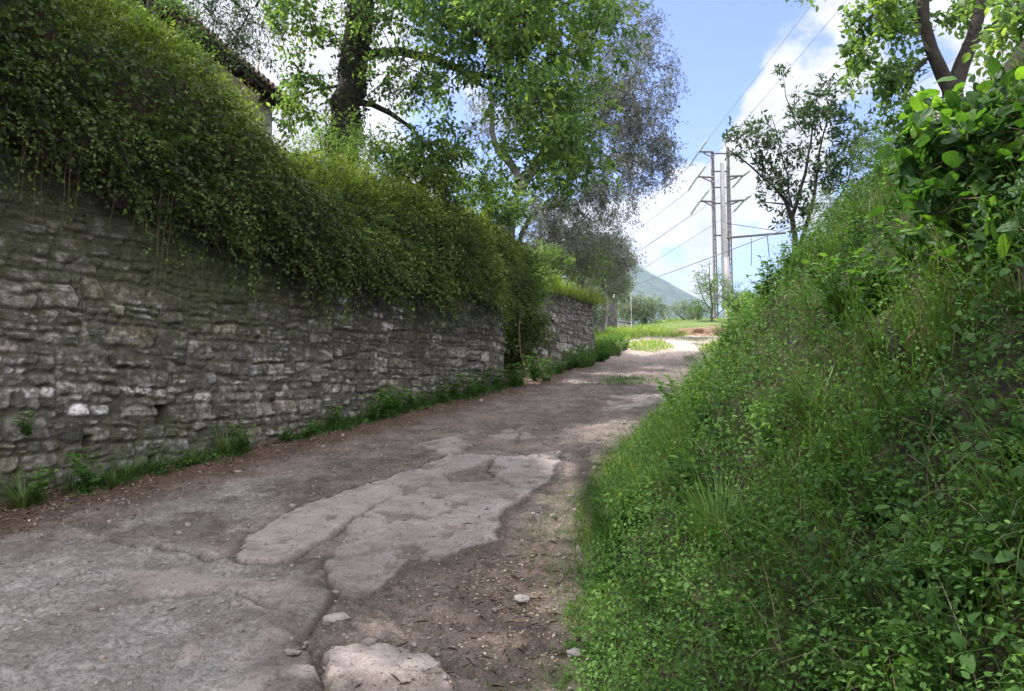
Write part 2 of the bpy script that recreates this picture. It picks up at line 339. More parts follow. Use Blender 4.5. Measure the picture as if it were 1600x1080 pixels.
def road_mat():
    m, n = mat('dirt_road')
    A = lambda k: n('ShaderNodeAttribute', attribute_name=k).outputs['Fac']
    ob = n('ShaderNodeNewGeometry').outputs['Position']
    conc, lit, grey, grn, sun_paint = A('conc'), A('litter'), A('grey'), A('green'), A('pale')
    n1 = n.noise(ob, 3.0, 8, .7); n2 = n.noise(ob, 28, 8, .75); n3 = n.noise(ob, 90, 5, .8)
    dirt = n.mix(n.ramp(n1, [(.40, 0.0), (.60, 1.0)]), (.062, .047, .039), (.195, .150, .128))
    dirt = n.mix(n.ramp(n2, [(.45, 0.0), (.7, 1.0)]), dirt, (.21, .18, .16))
    cc = n.mix(n.ramp(n1, [(.3, 0.0), (.7, 1.0)]), (.25, .212, .198), (.40, .35, .33))
    cc = n.mix(n.ramp(n.noise(ob, 7, 8, .75), [(.32, .85), (.50, 0.0)]), cc, (.17, .14, .125))
    cc = n.mix(n.ramp(n3, [(.30, 1.0), (.46, 0.0)]), cc, (.15, .12, .105))
    cc = n.mix(n.ramp(n2, [(.58, 0.0), (.75, .6)]), cc, (.48, .43, .41))
    gc = n.mix(n.ramp(n2, [(.35, 0.0), (.65, 1.0)]), (.12, .114, .103), (.42, .405, .385))
    gc = n.mix(n.ramp(n1, [(.35, .7), (.6, 0.0)]), gc, (.12, .105, .09))
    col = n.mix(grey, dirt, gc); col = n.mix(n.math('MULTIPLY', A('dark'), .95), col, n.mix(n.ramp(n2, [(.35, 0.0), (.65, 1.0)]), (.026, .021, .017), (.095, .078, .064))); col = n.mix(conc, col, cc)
    n4 = n.noise(ob, 48, 6, .8); n5 = n.noise(ob, 1.1, 6, .65)
    col = n.mix(n.ramp(n4, [(.36, .65), (.47, 0.0)]), col, (.055, .045, .038))
    col = n.mix(n.math('MULTIPLY', n.ramp(n3, [(.54, 0.0), (.66, 1.0)]), .6), col, (.42, .385, .355))
    col = n.mix(n.ramp(n5, [(.40, .35), (.52, 0.0)]), col, (.085, .07, .058))
    col = n.mix(n.math('MULTIPLY', lit, n.ramp(n2, [(.3, .5), (.6, 1.0)])), col, n.mix(n.ramp(n3, [(.4, 0.0), (.6, 1.0)]), (.045, .026, .018), (.13, .075, .05)))
    col = n.mix(sun_paint, col, (.42, .34, .29))
    col = n.mix(n.math('MULTIPLY', grn, n.ramp(n2, [(.35, .4), (.6, 1.0)])), col, n.mix(n.ramp(n3, [(.35, 0.0), (.65, 1.0)]), (.040, .040, .018), (.08, .085, .035)))
    h = n.math('ADD', n.math('MULTIPLY', n2, .7), n.math('MULTIPLY', n3, .5))
    bm = n('ShaderNodeBump', {'Height': h, 'Strength': 1.0, 'Distance': .022}).outputs[0]
    finish(n, n('ShaderNodeBsdfPrincipled', {'Base Color': col, 'Roughness': .85, 'Normal': bm, 'Specular IOR Level': .3}).outputs[0]); return m
M['road'] = road_mat()
def ground_mat():
    m, n = mat('rough_ground'); ob = n('ShaderNodeNewGeometry').outputs['Position']
    n1 = n.noise(ob, .6, 8, .7); n2 = n.noise(ob, 9, 6, .7)
    col = n.mix(n.ramp(n1, [(.42, 0.0), (.58, 1.0)]), (.06, .10, .02), (.12, .17, .035)); col = n.mix(n.ramp(n2, [(.5, 0.0), (.75, .7)]), col, (.10, .08, .05))
    bm = n('ShaderNodeBump', {'Height': n2, 'Strength': .8, 'Distance': .1}).outputs[0]
    finish(n, n('ShaderNodeBsdfPrincipled', {'Base Color': col, 'Roughness': .95, 'Normal': bm}).outputs[0]); return m
M['ground'] = ground_mat()
def hill_mat():
    m, n = mat('wooded_hill'); ob = n('ShaderNodeNewGeometry').outputs['Position']
    col = n.mix(n.ramp(n.noise(ob, .05, 8, .7), [(.4, 0.0), (.6, 1.0)]), (.02, .045, .02), (.07, .11, .045))
    bm = n('ShaderNodeBump', {'Height': n.noise(ob, .09, 6, .7), 'Strength': 1, 'Distance': 9}).outputs[0]
    finish(n, n('ShaderNodeBsdfPrincipled', {'Base Color': col, 'Roughness': 1, 'Normal': bm}).outputs[0]); return m
M['hill'] = hill_mat()

# ------------------------------------------------------------------ lie of the land
toe_pts = np.array([gnd(*p) for p in ((880, 1080), (895, 960), (900, 860), (905, 780), (930, 712), (985, 655), (1060, 602), (1125, 560))])
TY = np.concatenate([[-8], toe_pts[:, 1], [30, 60]]); toe_x = toe_pts[:, 0] + np.interp(toe_pts[:, 1], [2, 6, 9, 14, 18, 21], [.07, .10, .30, .75, 1.2, 1.35])
TX = np.concatenate([[toe_pts[0, 0] - .2], toe_x, [toe_pts[-1, 0] + 5, toe_pts[-1, 0] + 22]])
def toe(Y): return np.interp(Y, TY, TX)
W1a, W1b = np.array([-3.9, 6.1]), np.array([0.0, 14.5])
wd = (W1b - W1a) / np.linalg.norm(W1b - W1a); W1s = W1a - wd * 11
LY = np.array([-20, W1s[1], W1a[1], 14.5, 17.0, 21.0, 30, 37, 60]); LX = np.array([W1s[0] - 4, W1s[0], W1a[0], 0.0, 0.62, 2.3, 3.4, 3.9, 5.0])
def xL(Y): return np.interp(Y, LY, LX)
def base_z(X, Y):
    """the slope the lane climbs, falling away past the crest"""
    yc = 38 + 14 * sst(X, 5, 12)
    over = np.maximum(Y - yc, 0)
    return SLOPE * np.minimum(Y, yc) - 0.16 * over / (1 + over / 220.0)
def bank_h(X, Y):
    e = X - toe(Y)
    e_ = e * np.interp(Y, [9, 16], [1, .74])
    h = np.interp(e_, [0, .25, .6, 1.2, 2, 3, 4, 6, 10, 30], [0, .08, .38, 1.05, 1.95, 2.8, 3.25, 3.6, 3.9, 4.2])
    k = np.interp(Y, [-9, 10, 13, 16, 18, 20, 23, 27, 31], [1, 1.0, .97, .93, .86, .70, .36, .12, 0.0])
    nz = .30 * fbm(X * .8, Y * .8, 0, 3, 5) + .10 * fbm(X * 2.7, Y * 2.7, 0, 3, 9)
    return (h * k + nz * sst(e, .1, 1.4) * np.minimum(k + .3, 1)) * (e > 0)
def mound_h(X, Y):
    """ground behind the walls"""
    wv = (xL(Y) - X) * 0.91
    gap = sst(Y, 14.3, 14.8) * (1 - sst(Y, 16.5, 17.1))
    far = sst(Y, 21, 26)
    T = np.interp(Y, [-8, 6, 8, 14.5, 17, 21, 30, 37, 45], [3.75, 3.6, 3.35, 3.05, 3.6, 3.75, 4.35, 4.6, 5.0])
    top = np.interp(Y, [-8, 5, 7.5, 10, 14, 17, 22, 30, 40], [5.8, 5.6, 5.3, 4.66, 4.55, 4.7, 4.9, 4.9, 5.0])
    w0 = .30 + gap * .9
    step = sst(wv, w0 - .06, w0 + .12 + 1.2 * far)
    z0 = SLOPE * Y - .15
    z = z0 + (T - z0) * step + (top - T) * sst(wv, w0 + .1, w0 + 1.6 + far)
    return z + (.16 * fbm(X * .9, Y * .9, 0, 3, 31)) * step

# -- far ground sheet
def grid(xs, ys, zf, name, matr, inv=None):
    X, Y = np.meshgrid(xs, ys); Z = zf(X, Y)
    V = np.stack([X, Y, Z], -1).reshape(-1, 3); nx = len(xs)
    i = np.arange(len(ys) - 1)[:, None] * nx + np.arange(nx - 1)[None]
    F = np.stack([i, i + 1, i + nx + 1, i + nx], -1).reshape(-1, 4)
    return mk(name, V, F, matr)
def sgeo(a, b, k):
    t = np.linspace(0, 1, k); return a * ((b / a) ** t)
xs = np.concatenate([-sgeo(14, 4000, 22)[::-1], np.linspace(-13, 26, 79), sgeo(27, 4000, 26)])
ys = np.concatenate([-sgeo(12, 3000, 16)[::-1], np.linspace(-11, 70, 150), sgeo(71, 5000, 30)])
def farz(X, Y):
    z = base_z(X, Y)
    z = np.where(Y < -10, -1.1 + 0 * Y, z)
    near = (Y < 24) & (Y > -11)
    z = z - np.where((X > xL(Y) - 1) & (X < toe(Y) + .4) & (Y < 38), .12, 0) - np.where((X >= toe(Y) + .4) & (Y < 30), 0.2, 0)
    hump = .5 * np.exp(-((X - 9.6) / 3.6) ** 2 - ((Y - 37) / 4.5) ** 2) + .05 * fbm(X * .7, Y * .7, 0, 3, 3)
    return z + hump * (Y > 22)
tag(grid(xs, ys, farz, 'ground', M['ground']), kind='structure')

# -- dirt lane, fine mesh with broken concrete, ruts and cracks
def poly_sd(px, X, Y):
    """signed distance (inside positive) to a polygon given in ground metres"""
    P = np.array(px); d = np.full(X.shape, 1e9); ins = np.zeros(X.shape, bool)
    for a, b in zip(P, np.roll(P, -1, 0)):
        e = b - a; t = np.clip(((X - a[0]) * e[0] + (Y - a[1]) * e[1]) / (e @ e), 0, 1)
        d = np.minimum(d, np.hypot(X - a[0] - t * e[0], Y - a[1] - t * e[1]))
        c = (a[1] > Y) != (b[1] > Y); xi = a[0] + (Y - a[1]) / np.where(abs(e[1]) < 1e-9, 1e-9, e[1]) * e[0]
        ins ^= c & (X < xi)
    return np.where(ins, d, -d)
def line_d(pts, X, Y):
    P = np.array(pts); d = np.full(X.shape, 1e9)
    for a, b in zip(P[:-1], P[1:]):
        e = b - a; t = np.clip(((X - a[0]) * e[0] + (Y - a[1]) * e[1]) / (e @ e), 0, 1)
        d = np.minimum(d, np.hypot(X - a[0] - t * e[0], Y - a[1] - t * e[1]))
    return d
gp = lambda *ps: [gnd(*p) for p in ps]
EROD = [gp((440, 885), (500, 850), (540, 822), (545, 840), (520, 870), (500, 890)), gp((735, 745), (760, 722), (790, 735), (770, 755)), gp((690, 745), (740, 735), (760, 755), (700, 760))]
SLABS = [gp((372, 880), (395, 838), (470, 795), (560, 768), (640, 738), (720, 712), (800, 716), (872, 708), (866, 748), (830, 772), (786, 803), (780, 846), (735, 867), (640, 880), (592, 925), (545, 950), (505, 915), (500, 890), (520, 870), (455, 882)),
         gp((505, 1026), (560, 1012), (640, 1016), (705, 1045), (690, 1200), (480, 1200)),
         gp((330, 892), (430, 888), (500, 890), (522, 935), (440, 972), (370, 942), (210, 935), (185, 902)),
         gp((240, 1085), (300, 1012), (430, 985), (488, 1010), (495, 1200), (200, 1200)),
         gp((950, 620), (1050, 606), (1060, 622), (990, 640), (940, 648)),
         gp((640, 700), (740, 676), (820, 668), (830, 690), (760, 706), (660, 722))]
GREYS = [gp((-300, 850), (100, 838), (210, 850), (330, 880), (500, 888), (530, 955), (440, 970), (430, 1080), (-300, 1500)),
         gp((150, 828), (330, 768), (480, 738), (430, 800), (300, 850))]
CRACKS = [gp((-60, 862), (40, 848), (120, 850), (160, 848), (240, 862), (330, 878), (400, 883), (455, 882)), gp((455, 880), (500, 852), (545, 820), (610, 780)), gp((505, 1020), (560, 1008), (640, 1010), (700, 1040), (740, 1060)),
          gp((500, 885), (520, 930), (500, 970), (480, 1005), (500, 1030), (500, 1120)), gp((150, 960), (250, 940), (360, 935), (450, 965)), gp((770, 720), (760, 740), (800, 765), (835, 768)), gp((800, 668), (812, 680), (805, 694))]
def road_fields(X, Y):
    wx = .07 * fbm(X * 4, Y * 4, 0, 6, 51, .62); wy = .07 * fbm(X * 4, Y * 4, 0, 6, 52, .62)
    Xw, Yw = X + wx, Y + wy
    z = np.zeros(X.shape); conc = np.zeros(X.shape)
    dmax = np.full(X.shape, -9.0)
    for i, s in enumerate(SLABS):
        d = poly_sd(s, Xw, Yw) + (.10 * fbm(X * 3.5, Y * 3.5, 0, 5, 53, .6) if i > 1 else .03 * fbm(X * 9, Y * 9, 0, 4, 54, .6)); c = sst(d, -.006, .009)
        dmax = np.maximum(dmax, np.where(i < 2, d, -1))
        if i > 1: c = c * sst(fbm(X * 3, Y * 3, 0, 4, 55), -.25, .1)
        conc = np.maximum(conc, c); 
    for s in EROD: conc = conc * (1 - .9 * sst(poly_sd(s, Xw, Yw) + .03 * fbm(X * 9, Y * 9, 0, 4, 56), -.02, .02))
    grey = np.zeros(X.shape)
    for s in GREYS: grey = np.maximum(grey, sst(poly_sd(s, X + 4 * wx, Y + 4 * wy), -.2, .2))
    z += conc * .019 + grey * .010
    # dirt: lumps, ruts along the lane
    u = (X - xL(Y)) / np.maximum(toe(Y) - xL(Y), .5)
    rough = fbm(X * 2.2, Y * 1.4, 0, 5, 60, .6); fine = fbm(X * 14, Y * 14, 0, 4, 61, .6)
    med = fbm(X * 6, Y * 6, 0, 4, 62, .6)
    z += (1 - conc) * (.028 * rough + .03 * med + .022 * fine) + conc * (.010 * rough + .008 * med + .006 * fine)
    z -= .022 * np.exp(-((u - .30) / .08) ** 2) * sst(Y, 8, 11) + .022 * np.exp(-((u - .72) / .08) ** 2) * sst(Y, 8, 11)
    z += .015 * np.exp(-((u - .52) / .09) ** 2) * sst(Y, 9, 13)
    # pits in the concrete
    pit = np.maximum(sst(fbm(X * 7, Y * 7, 0, 2, 77), .42, .6), sst(fbm(X * 2.3, Y * 3.1, 0, 5, 78, .6), .30, .36)); z -= conc * pit * .016; conc = conc * (1 - .8 * pit)
    # tyre tread pressed into mud
    tread_poly = gp((495, 1000), (520, 960), (592, 925), (640, 885), (770, 868), (745, 930), (735, 1000), (690, 1030), (560, 1012))
    tm = sst(poly_sd(tread_poly, X + wx, Y + wy), 0, .10)
    ca, sa = cos(-.5), sin(-.5); a = X * ca + Y * sa; b = -X * sa + Y * ca
    z += tm * (.026 * np.sin(b * 62 + 2.2 * np.abs(np.sin(a * 6.5)) + 3 * wx * 10)) * (0.6 + .4 * rough)
    ck = np.zeros(X.shape)
    for c in CRACKS: ck = np.maximum(ck, 1 - sst(line_d(c, X + wx * .8, Y + wy * .8) - .006 - .008 * fbm(X * 9, Y * 9, 0, 2, 90), 0, .02))
    z -= ck * .04
    lit = (1 - sst((X - xL(Y)) * .91 + .25 * fbm(X * 1.5, Y * 1.5, 0, 3, 70), .45, 1.05)) * (1 - sst(Y, 17, 22))
    
    e = toe(Y) - X
    fork = np.exp(-((X - (toe(Y) - .1)) / .0001) ** 2) * 0
    green = sst(-e + .18 * fbm(X * 2, Y * 2, 0, 3, 71), -.28, .15)
    strip = sst(fbm(X * 1.3, Y * .6, 0, 3, 72), .0, .4) * np.exp(-((u - .5) / .12) ** 2) * sst(Y, 12, 15)
    green = np.maximum(green, strip * .8) * (1 - conc)
    pale = sst(Y + 1.0 * fbm(X, Y * .6, 0, 3, 73), 18, 22) * .75  # far lane made paler: sunlight painted into the road colour
    mud = sst(poly_sd(gp((640, 890), (780, 850), (870, 760), (960, 700), (920, 800), (900, 1080), (740, 1080), (700, 1000)), X + 4 * wx, Y + 4 * wy), -.1, .2)
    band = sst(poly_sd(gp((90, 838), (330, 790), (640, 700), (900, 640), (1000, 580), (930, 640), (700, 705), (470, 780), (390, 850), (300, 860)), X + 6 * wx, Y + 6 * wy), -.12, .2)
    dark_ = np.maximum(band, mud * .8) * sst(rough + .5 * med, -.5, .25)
    lit = np.maximum(lit, mud * .30 * (1 - conc))
    z += mud * .03 * fbm(X * 6, Y * 6, 0, 3, 79) * (1 - conc)
    return z, conc * (1 - ck), lit, grey * (1 - ck), green, pale, np.maximum(np.maximum(dark_ * (1 - conc), ck), .9 * np.exp(-(np.minimum(dmax + .02, 0) / .05) ** 2) * (1 - conc) * (dmax < .02))  # rim outside slab edges darkened: dirt plus contact shade put into the colour
ny = 620; tY = np.linspace(0, 1, ny); Yr = 1.6 * (38 / 1.6) ** tY
U = np.linspace(0, 1, 470)
YY = np.repeat(Yr[:, None], len(U), 1)
x0 = xL(YY) - .35; x1 = toe(YY) + .45 + .10 * YY / 10
XX = x0 + (x1 - x0) * U[None]
zf, conc, lit, grey, green, pale, dk = road_fields(XX, YY)
edge = np.minimum(sst(XX - x0, 0, .2), 1)
ZZ = base_z(XX, YY) + zf + .012
nx = len(U); i = np.arange(ny - 1)[:, None] * nx + np.arange(nx - 1)[None]
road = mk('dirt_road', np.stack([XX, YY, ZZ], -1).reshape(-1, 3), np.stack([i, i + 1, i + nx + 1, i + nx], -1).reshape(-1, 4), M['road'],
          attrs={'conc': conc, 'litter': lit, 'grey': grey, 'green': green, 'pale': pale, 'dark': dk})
tag(road, kind='structure')
# the lane behind the viewer
Yb = np.linspace(-10, 1.62, 60); YYb = np.repeat(Yb[:, None], 60, 1); x0 = xL(YYb) - .35; x1 = toe(YYb) + .45
XXb = x0 + (x1 - x0) * np.linspace(0, 1, 60)[None]
zb = road_fields(XXb, YYb); ZZb = base_z(XXb, YYb) + zb[0] + .008
i = np.arange(59)[:, None] * 60 + np.arange(59)[None]
rb = mk('dirt_road_behind', np.stack([XXb, YYb, ZZb], -1).reshape(-1, 3), np.stack([i, i + 1, i + 61, i + 60], -1).reshape(-1, 4), M['road'],
        attrs={k: v for k, v in zip(('conc', 'litter', 'grey', 'green', 'pale', 'dark'), zb[1:])}); tag(rb, kind='structure')

# -- bank on the road's other side, and the raised ground behind the walls
E = np.concatenate([np.linspace(-.15, 5, 150), np.linspace(5.1, 30, 50)])
Ys = np.concatenate([np.linspace(-9, 1, 40), 1.05 * (32 / 1.05) ** np.linspace(0, 1, 260)])
YYe = np.repeat(Ys[:, None], len(E), 1); XXe = toe(YYe) + E[None]
ZZe = base_z(XXe, YYe) + np.where(E[None] > 0, bank_h(XXe, YYe), -.1) + .0
nx = len(E); i = np.arange(len(Ys) - 1)[:, None] * nx + np.arange(nx - 1)[None]
tag(mk('hillside', np.stack([XXe, YYe, ZZe], -1).reshape(-1, 3), np.stack([i, i + 1, i + nx + 1, i + nx], -1).reshape(-1, 4), M['soil']), kind='structure')
Wv = np.concatenate([np.linspace(.1, 3.2, 60), np.linspace(3.4, 25, 40)])
Ys = np.linspace(-9, 44, 260); YYm = np.repeat(Ys[:, None], len(Wv), 1); XXm = xL(YYm) - Wv[None] / .91
ZZm = mound_h(XXm, YYm)
ZZm = np.where(YYm > 38, ZZm - (YYm - 38) * .5, ZZm)
nx = len(Wv); i = np.arange(len(Ys) - 1)[:, None] * nx + np.arange(nx - 1)[None]
tag(mk('terrace', np.stack([XXm, YYm, ZZm], -1).reshape(-1, 3), np.stack([i, i + 1, i + nx + 1, i + nx], -1).reshape(-1, 4), M['soil']), kind='structure')
# -- mountain beyond the crest
def hillz(X, Y):
    r = np.maximum(0, 1 - np.hypot((X - 143) / 620, (Y - 1700) / 500))
    return -30 + 365 * r ** 1.15 + 22 * fbm(X / 130, Y / 130, 0, 5, 8) * sst(r, 0, .2)
tag(grid(np.linspace(-700, 800, 180), np.linspace(1180, 2300, 120), hillz, 'mountain', M['hill']), kind='structure')

# ------------------------------------------------------------------ rubble walls
def build_wall(name, label, path, ztop, u0, u1, zlo, corner, seed, du=.016, white=0.10, mossf=None, holes=(), paint=(), hidden=None, ground=None, batter=.04):
    """path(u)->(x,y,nx,ny); courses lie level. The face wraps over the top for .45 m."""
    r = np.random.default_rng(seed)
    nu = int((u1 - u0) / du); us = np.linspace(u0, u1, nu)
    zt = ztop(us); zmax = float(zt.max()) + .45
    nz = int((zmax - zlo) / du); vs_ = np.linspace(zlo, zmax, nz)
    Ug, Vg = np.meshgrid(us, vs_)
    Uw = Ug + .055 * fbm(Ug * 4, Vg * 4, 0, 5, seed + 1, .6); Vw = Vg + .06 * fbm(Ug * 1.1, Vg * 1.3, 0, 3, seed + 2) + .022 * fbm(Ug * 6, Vg * 8, 0, 3, seed + 3, .6)
    bnd = np.floor(Vw / .62 + .5 * vn(Ug * .5, 0 * Ug, 0, seed + 21)); bfr = Vw / .62 + .5 * vn(Ug * .5, 0 * Ug, 0, seed + 21) - bnd
    uo = Uw / 1.15 + 7.3 * _h(bnd, bnd * 0, bnd * 0, seed); bu = np.floor(uo); ufr = uo - bu; cell = _h(bnd, bu, bnd * 0, seed + 22)
    dbig = np.minimum(np.minimum(bfr, 1 - bfr) * .62, np.minimum(ufr, 1 - ufr) * 1.15); Vw = Vw + .34 * (cell - .5); Uw = Uw + .9 * cell
    zb_ = [zlo - .5]
    while zb_[-1] < zmax + .5: zb_.append(zb_[-1] + r.choice([.06, .09, .12, .16, .21, .27], p=[.10, .18, .24, .24, .16, .08]) * r.uniform(.85, 1.15))
    zb_ = np.array(zb_); ci = np.clip(np.searchsorted(zb_, Vw) - 1, 0, len(zb_) - 2)
    ids = np.zeros(Ug.shape, np.int64); d = np.full(Ug.shape, 1.0); cu = np.zeros(Ug.shape); cv = np.zeros(Ug.shape); hw = np.ones(Ug.shape)
    nid = 1
    for c in range(len(zb_) - 1):
        msk = ci == c
        if not msk.any(): continue
        h = zb_[c + 1] - zb_[c]; ub = [u0 - 1]
        while ub[-1] < u1 + 1: ub.append(ub[-1] + np.clip(h * r.uniform(.8, 3.0), .09, .55))
        ub = np.array(ub); u_ = Uw[msk]; v_ = Vw[msk]; k = np.clip(np.searchsorted(ub, u_) - 1, 0, len(ub) - 2)
        slant = r.normal(0, .30, len(ub)); 
        u_s = u_ + slant[k] * (v_ - zb_[c] - h / 2)
        k = np.clip(np.searchsorted(ub, u_s) - 1, 0, len(ub) - 2)
        nsub = r.choice([1, 2, 3], size=len(ub), p=[.86, .11, .03]); 
        if h > .2: nsub = r.choice([1, 2, 3], size=len(ub), p=[.74, .19, .07])
        off = r.uniform(-.15, .15, len(ub))
        fr = (v_ - zb_[c]) / h; frs = np.clip(fr + off[k] * np.sin(pi * fr), 0, .9999) * nsub[k]; sb = np.floor(frs); ff = frs - sb
        ids[msk] = nid + k * 4 + sb; nid += len(ub) * 4 + 4
        d1 = np.minimum(u_s - ub[k], ub[k + 1] - u_s); d2 = np.minimum(ff, 1 - ff) * h / nsub[k]
        dd = np.minimum(d1, d2) - .004
        dd = np.where((d1 < .05) & (d2 < .05), np.maximum(0, .05 - np.hypot(.05 - np.minimum(d1, .05), .05 - np.minimum(d2, .05))), dd)
        d[msk] = dd; cu[msk] = (u_s - (ub[k] + ub[k + 1]) / 2); cv[msk] = (ff - .5) * h / nsub[k]; hw[msk] = np.minimum(ub[k + 1] - ub[k], h / nsub[k])
    nid += 5; d = np.minimum(d, np.maximum(dbig - .004, 0)); ids = (ids + (cell * 9973).astype(np.int64) * 7) % nid
    prot = r.uniform(-.012, .016, nid); tu = r.normal(0, .07, nid); tv = r.normal(0, .06, nid); jw = .008 + .014 * (fbm(Ug * 3, Vg * 3, 0, 2, seed + 9) + .5)
    face = sst(d + .006 * fbm(Ug * 25, Vg * 25, 0, 2, seed + 12), -.002, .016)
    lay = fbm(Ug * 5, Vg * 26, 0, 4, seed + 4, .65); rg = fbm(Ug * 11, Vg * 13, 0, 4, seed + 5, .6)
    H = face * (.013 + prot[ids] + tu[ids] * cu + tv[ids] * cv + .010 * lay + .018 * rg) - .012 * (1 - face) + .014 * fbm(Ug * 20, Vg * 20, 0, 3, seed + 6)
    H += .05 * fbm(Ug * .5, Vg * .6, 0, 3, seed + 7)
    joint = (1 - sst(d, jw * .25, jw * .8 + .008)) * (.55 + .45 * sst(fbm(Ug * 4, Vg * 4, 0, 3, seed + 13), -.3, .3))
    g = np.clip(r.normal(.135, .06, nid), .045, .32); warm = r.normal(0, .05, nid)
    iswhite = r.random(nid) < white; g[iswhite] = r.uniform(.30, .50, iswhite.sum())
    colr = np.stack([g * (1.06 + warm), g * (1 + .25 * warm), g * (.91 - 1.0 * warm)], 1)
    C = colr[ids]
    # pale fracture edges
    stk = fbm(Ug * 5, Vg * 34, 0, 4, seed + 14, .6) + .35 * fbm(Ug * 1.2, Vg * 1.5, 0, 3, seed + 15)
    fe = np.maximum(sst(lay + .5 * rg, .30, .5), sst(stk, .26, .40)) * face; C = C * (1 - .7 * fe[..., None]) + np.array([.40, .39, .375]) * .7 * fe[..., None]
    for (pu, pv, hu, hv) in holes:
        q = (np.abs(Ug - pu) < hu) & (np.abs(Vg - pv) < hv); H = np.where(q, -.3, H); joint = np.where(q, 1, joint)
    for (pu, pv, hu, hv, cl) in paint:
        q = sst(hu - np.abs(Ug - pu) + .02 * rg, -.005, .01) * sst(hv - np.abs(Vg - pv) + .02 * rg, -.005, .01) * face
        C = C * (1 - q[..., None]) + np.array([cl, cl * 1.01, cl * 1.06]) * q[..., None] * (1.15 + .5 * (rg[..., None] + .3)); joint = joint * (1 - .6 * q)
    moss = mossf(Ug, Vg) if mossf is not None else np.zeros(Ug.shape)
    ztu = ztop(us)[None]; over = np.maximum(Vg - ztu, 0); zc = np.minimum(Vg, ztu)
    x, y, nx_, ny_ = path(us)
    Hn = H - over - batter * (zc - zlo)
    Xp = x[None] + nx_[None] * Hn; Yp = y[None] + ny_[None] * Hn; Zp = zc + np.where(over > 0, .5 * H, 0)
    i = np.arange(nz - 1)[:, None] * nu + np.arange(nu - 1)[None]
    F = np.stack([i, i + 1, i + nu + 1, i + nu], -1)
    if ground is not None:
        keep = (Zp[1:, 1:] > (ground(Xp, Yp) - .25)[1:, 1:]); F = F[keep]
    o = mk(name, np.stack([Xp, Yp, Zp], -1).reshape(-1, 3), F.reshape(-1, 4), M['stone'], attrs={'joint': joint, 'moss': moss}, cols={'stone': C.reshape(-1, 3)})
    return tag(o, label, 'wall')

def path_from(pts, rad=.18):
    P = np.array(pts, float); seg = np.linalg.norm(np.diff(P, axis=0), axis=1); cum = np.concatenate([[0], np.cumsum(seg)])
    def f(u):
        def pos(q): return np.stack([np.interp(q, cum, P[:, 0]), np.interp(q, cum, P[:, 1])], -1)
        k = np.linspace(-rad, rad, 9); pp = sum(pos(u + a) for a in k) / 9
        t = nrm(pos(u + rad) - pos(u - rad) + 1e-9); return pp[:, 0], pp[:, 1], t[:, 1], -t[:, 0]
    return f, cum
back = np.array([-wd[1], wd[0]])
p1, cum1 = path_from([W1s, W1b + wd * .0, W1b + back * 1.6 + wd * .15])
LW = cum1[1]
def u_of(px, py=None):      # distance along the wall face for an image column
    r_ = (px - 800) / FPX
    t = (r_ * W1s[1] - W1s[0]) / (wd[0] - r_ * wd[1]); return t
def wz(px, py):
    u = u_of(px); Y = (W1s + wd * u)[1]; return u, at(px, py, Y)[2]
def ztop1(u): return np.interp(u, [0, u_of(0), u_of(400), u_of(700), LW - .8, LW - .3, LW - .05, LW + 2], [3.8, 3.7, 3.35, 3.2, 3.15, 3.02, 2.85, 2.85]) + .05 * vn(u * 3, 0 * u, seed=4)
def moss1(Ug, Vg):
    left = 1 - sst(Ug, u_of(100), u_of(640)); hi = sst(Vg, 1.2, 3.2)
    return .32 + .24 * left + .34 * hi * (.5 + .5 * left) + .30 * fbm(Ug * .7, Vg * .7, 0, 3, 44) + .14 * (1 - sst(Vg - SLOPE * (6 + Ug * .3), 0, .6))
hl = []
for (a, b, s) in ((265, 649, 1), (437, 633, .6), (250, 723, .55), (150, 690, .4)):
    u_, z_ = wz(a, b); hl.append((u_, z_, .042 * s + .02, .07 * s + .015))
pt = []
for (a, b, hu, hv, cl) in ((238, 484, .19, .075, .40), (630, 489, .14, .085, .60), (598, 488, .10, .085, .50), (611, 511, .15, .05, .52), (147, 640, .20, .045, .50), (70, 614, .12, .04, .42), (330, 500, .12, .03, .4), (500, 505, .10, .04, .42),
                           (20, 572, .13, .06, .42), (225, 608, .15, .035, .42), (545, 470, .09, .04, .42), (740, 480, .10, .05, .36), (680, 505, .12, .04, .34), (690, 530, .12, .09, .34), (600, 575, .15, .09, .26), (290, 600, .1, .04, .4)):
    u_, z_ = wz(a, b); pt.append((u_, z_, hu, hv, cl))
build_wall('stone_wall', 'long dark grey rubble stone wall with vines hanging over its top beside the lane', p1, ztop1, u_of(0) - 6.5, LW + 1.6, -.3, LW, 11, .016, .07, moss1, hl, pt, ground=base_z)
p2, cum2 = path_from([(-.95, 17.75), (.62, 17.0), (2.3, 21.0), (1.1, 21.9)])
def moss2(Ug, Vg): return .36 + .40 * fbm(Ug * 1.6, Vg * .7, 0, 4, 45)
build_wall('stone_wall', 'short brownish rough stone wall further up the lane under trailing grass', p2, lambda u: np.interp(u, [0, 1.7, 3, 6.1, 9], [3.55, 3.62, 3.75, 3.72, 3.7]) + .08 * vn(u * 2, 0 * u, seed=6), 0, cum2[-1], 1.4, 0, 23, .02, .16, moss2, ground=base_z, batter=.08)

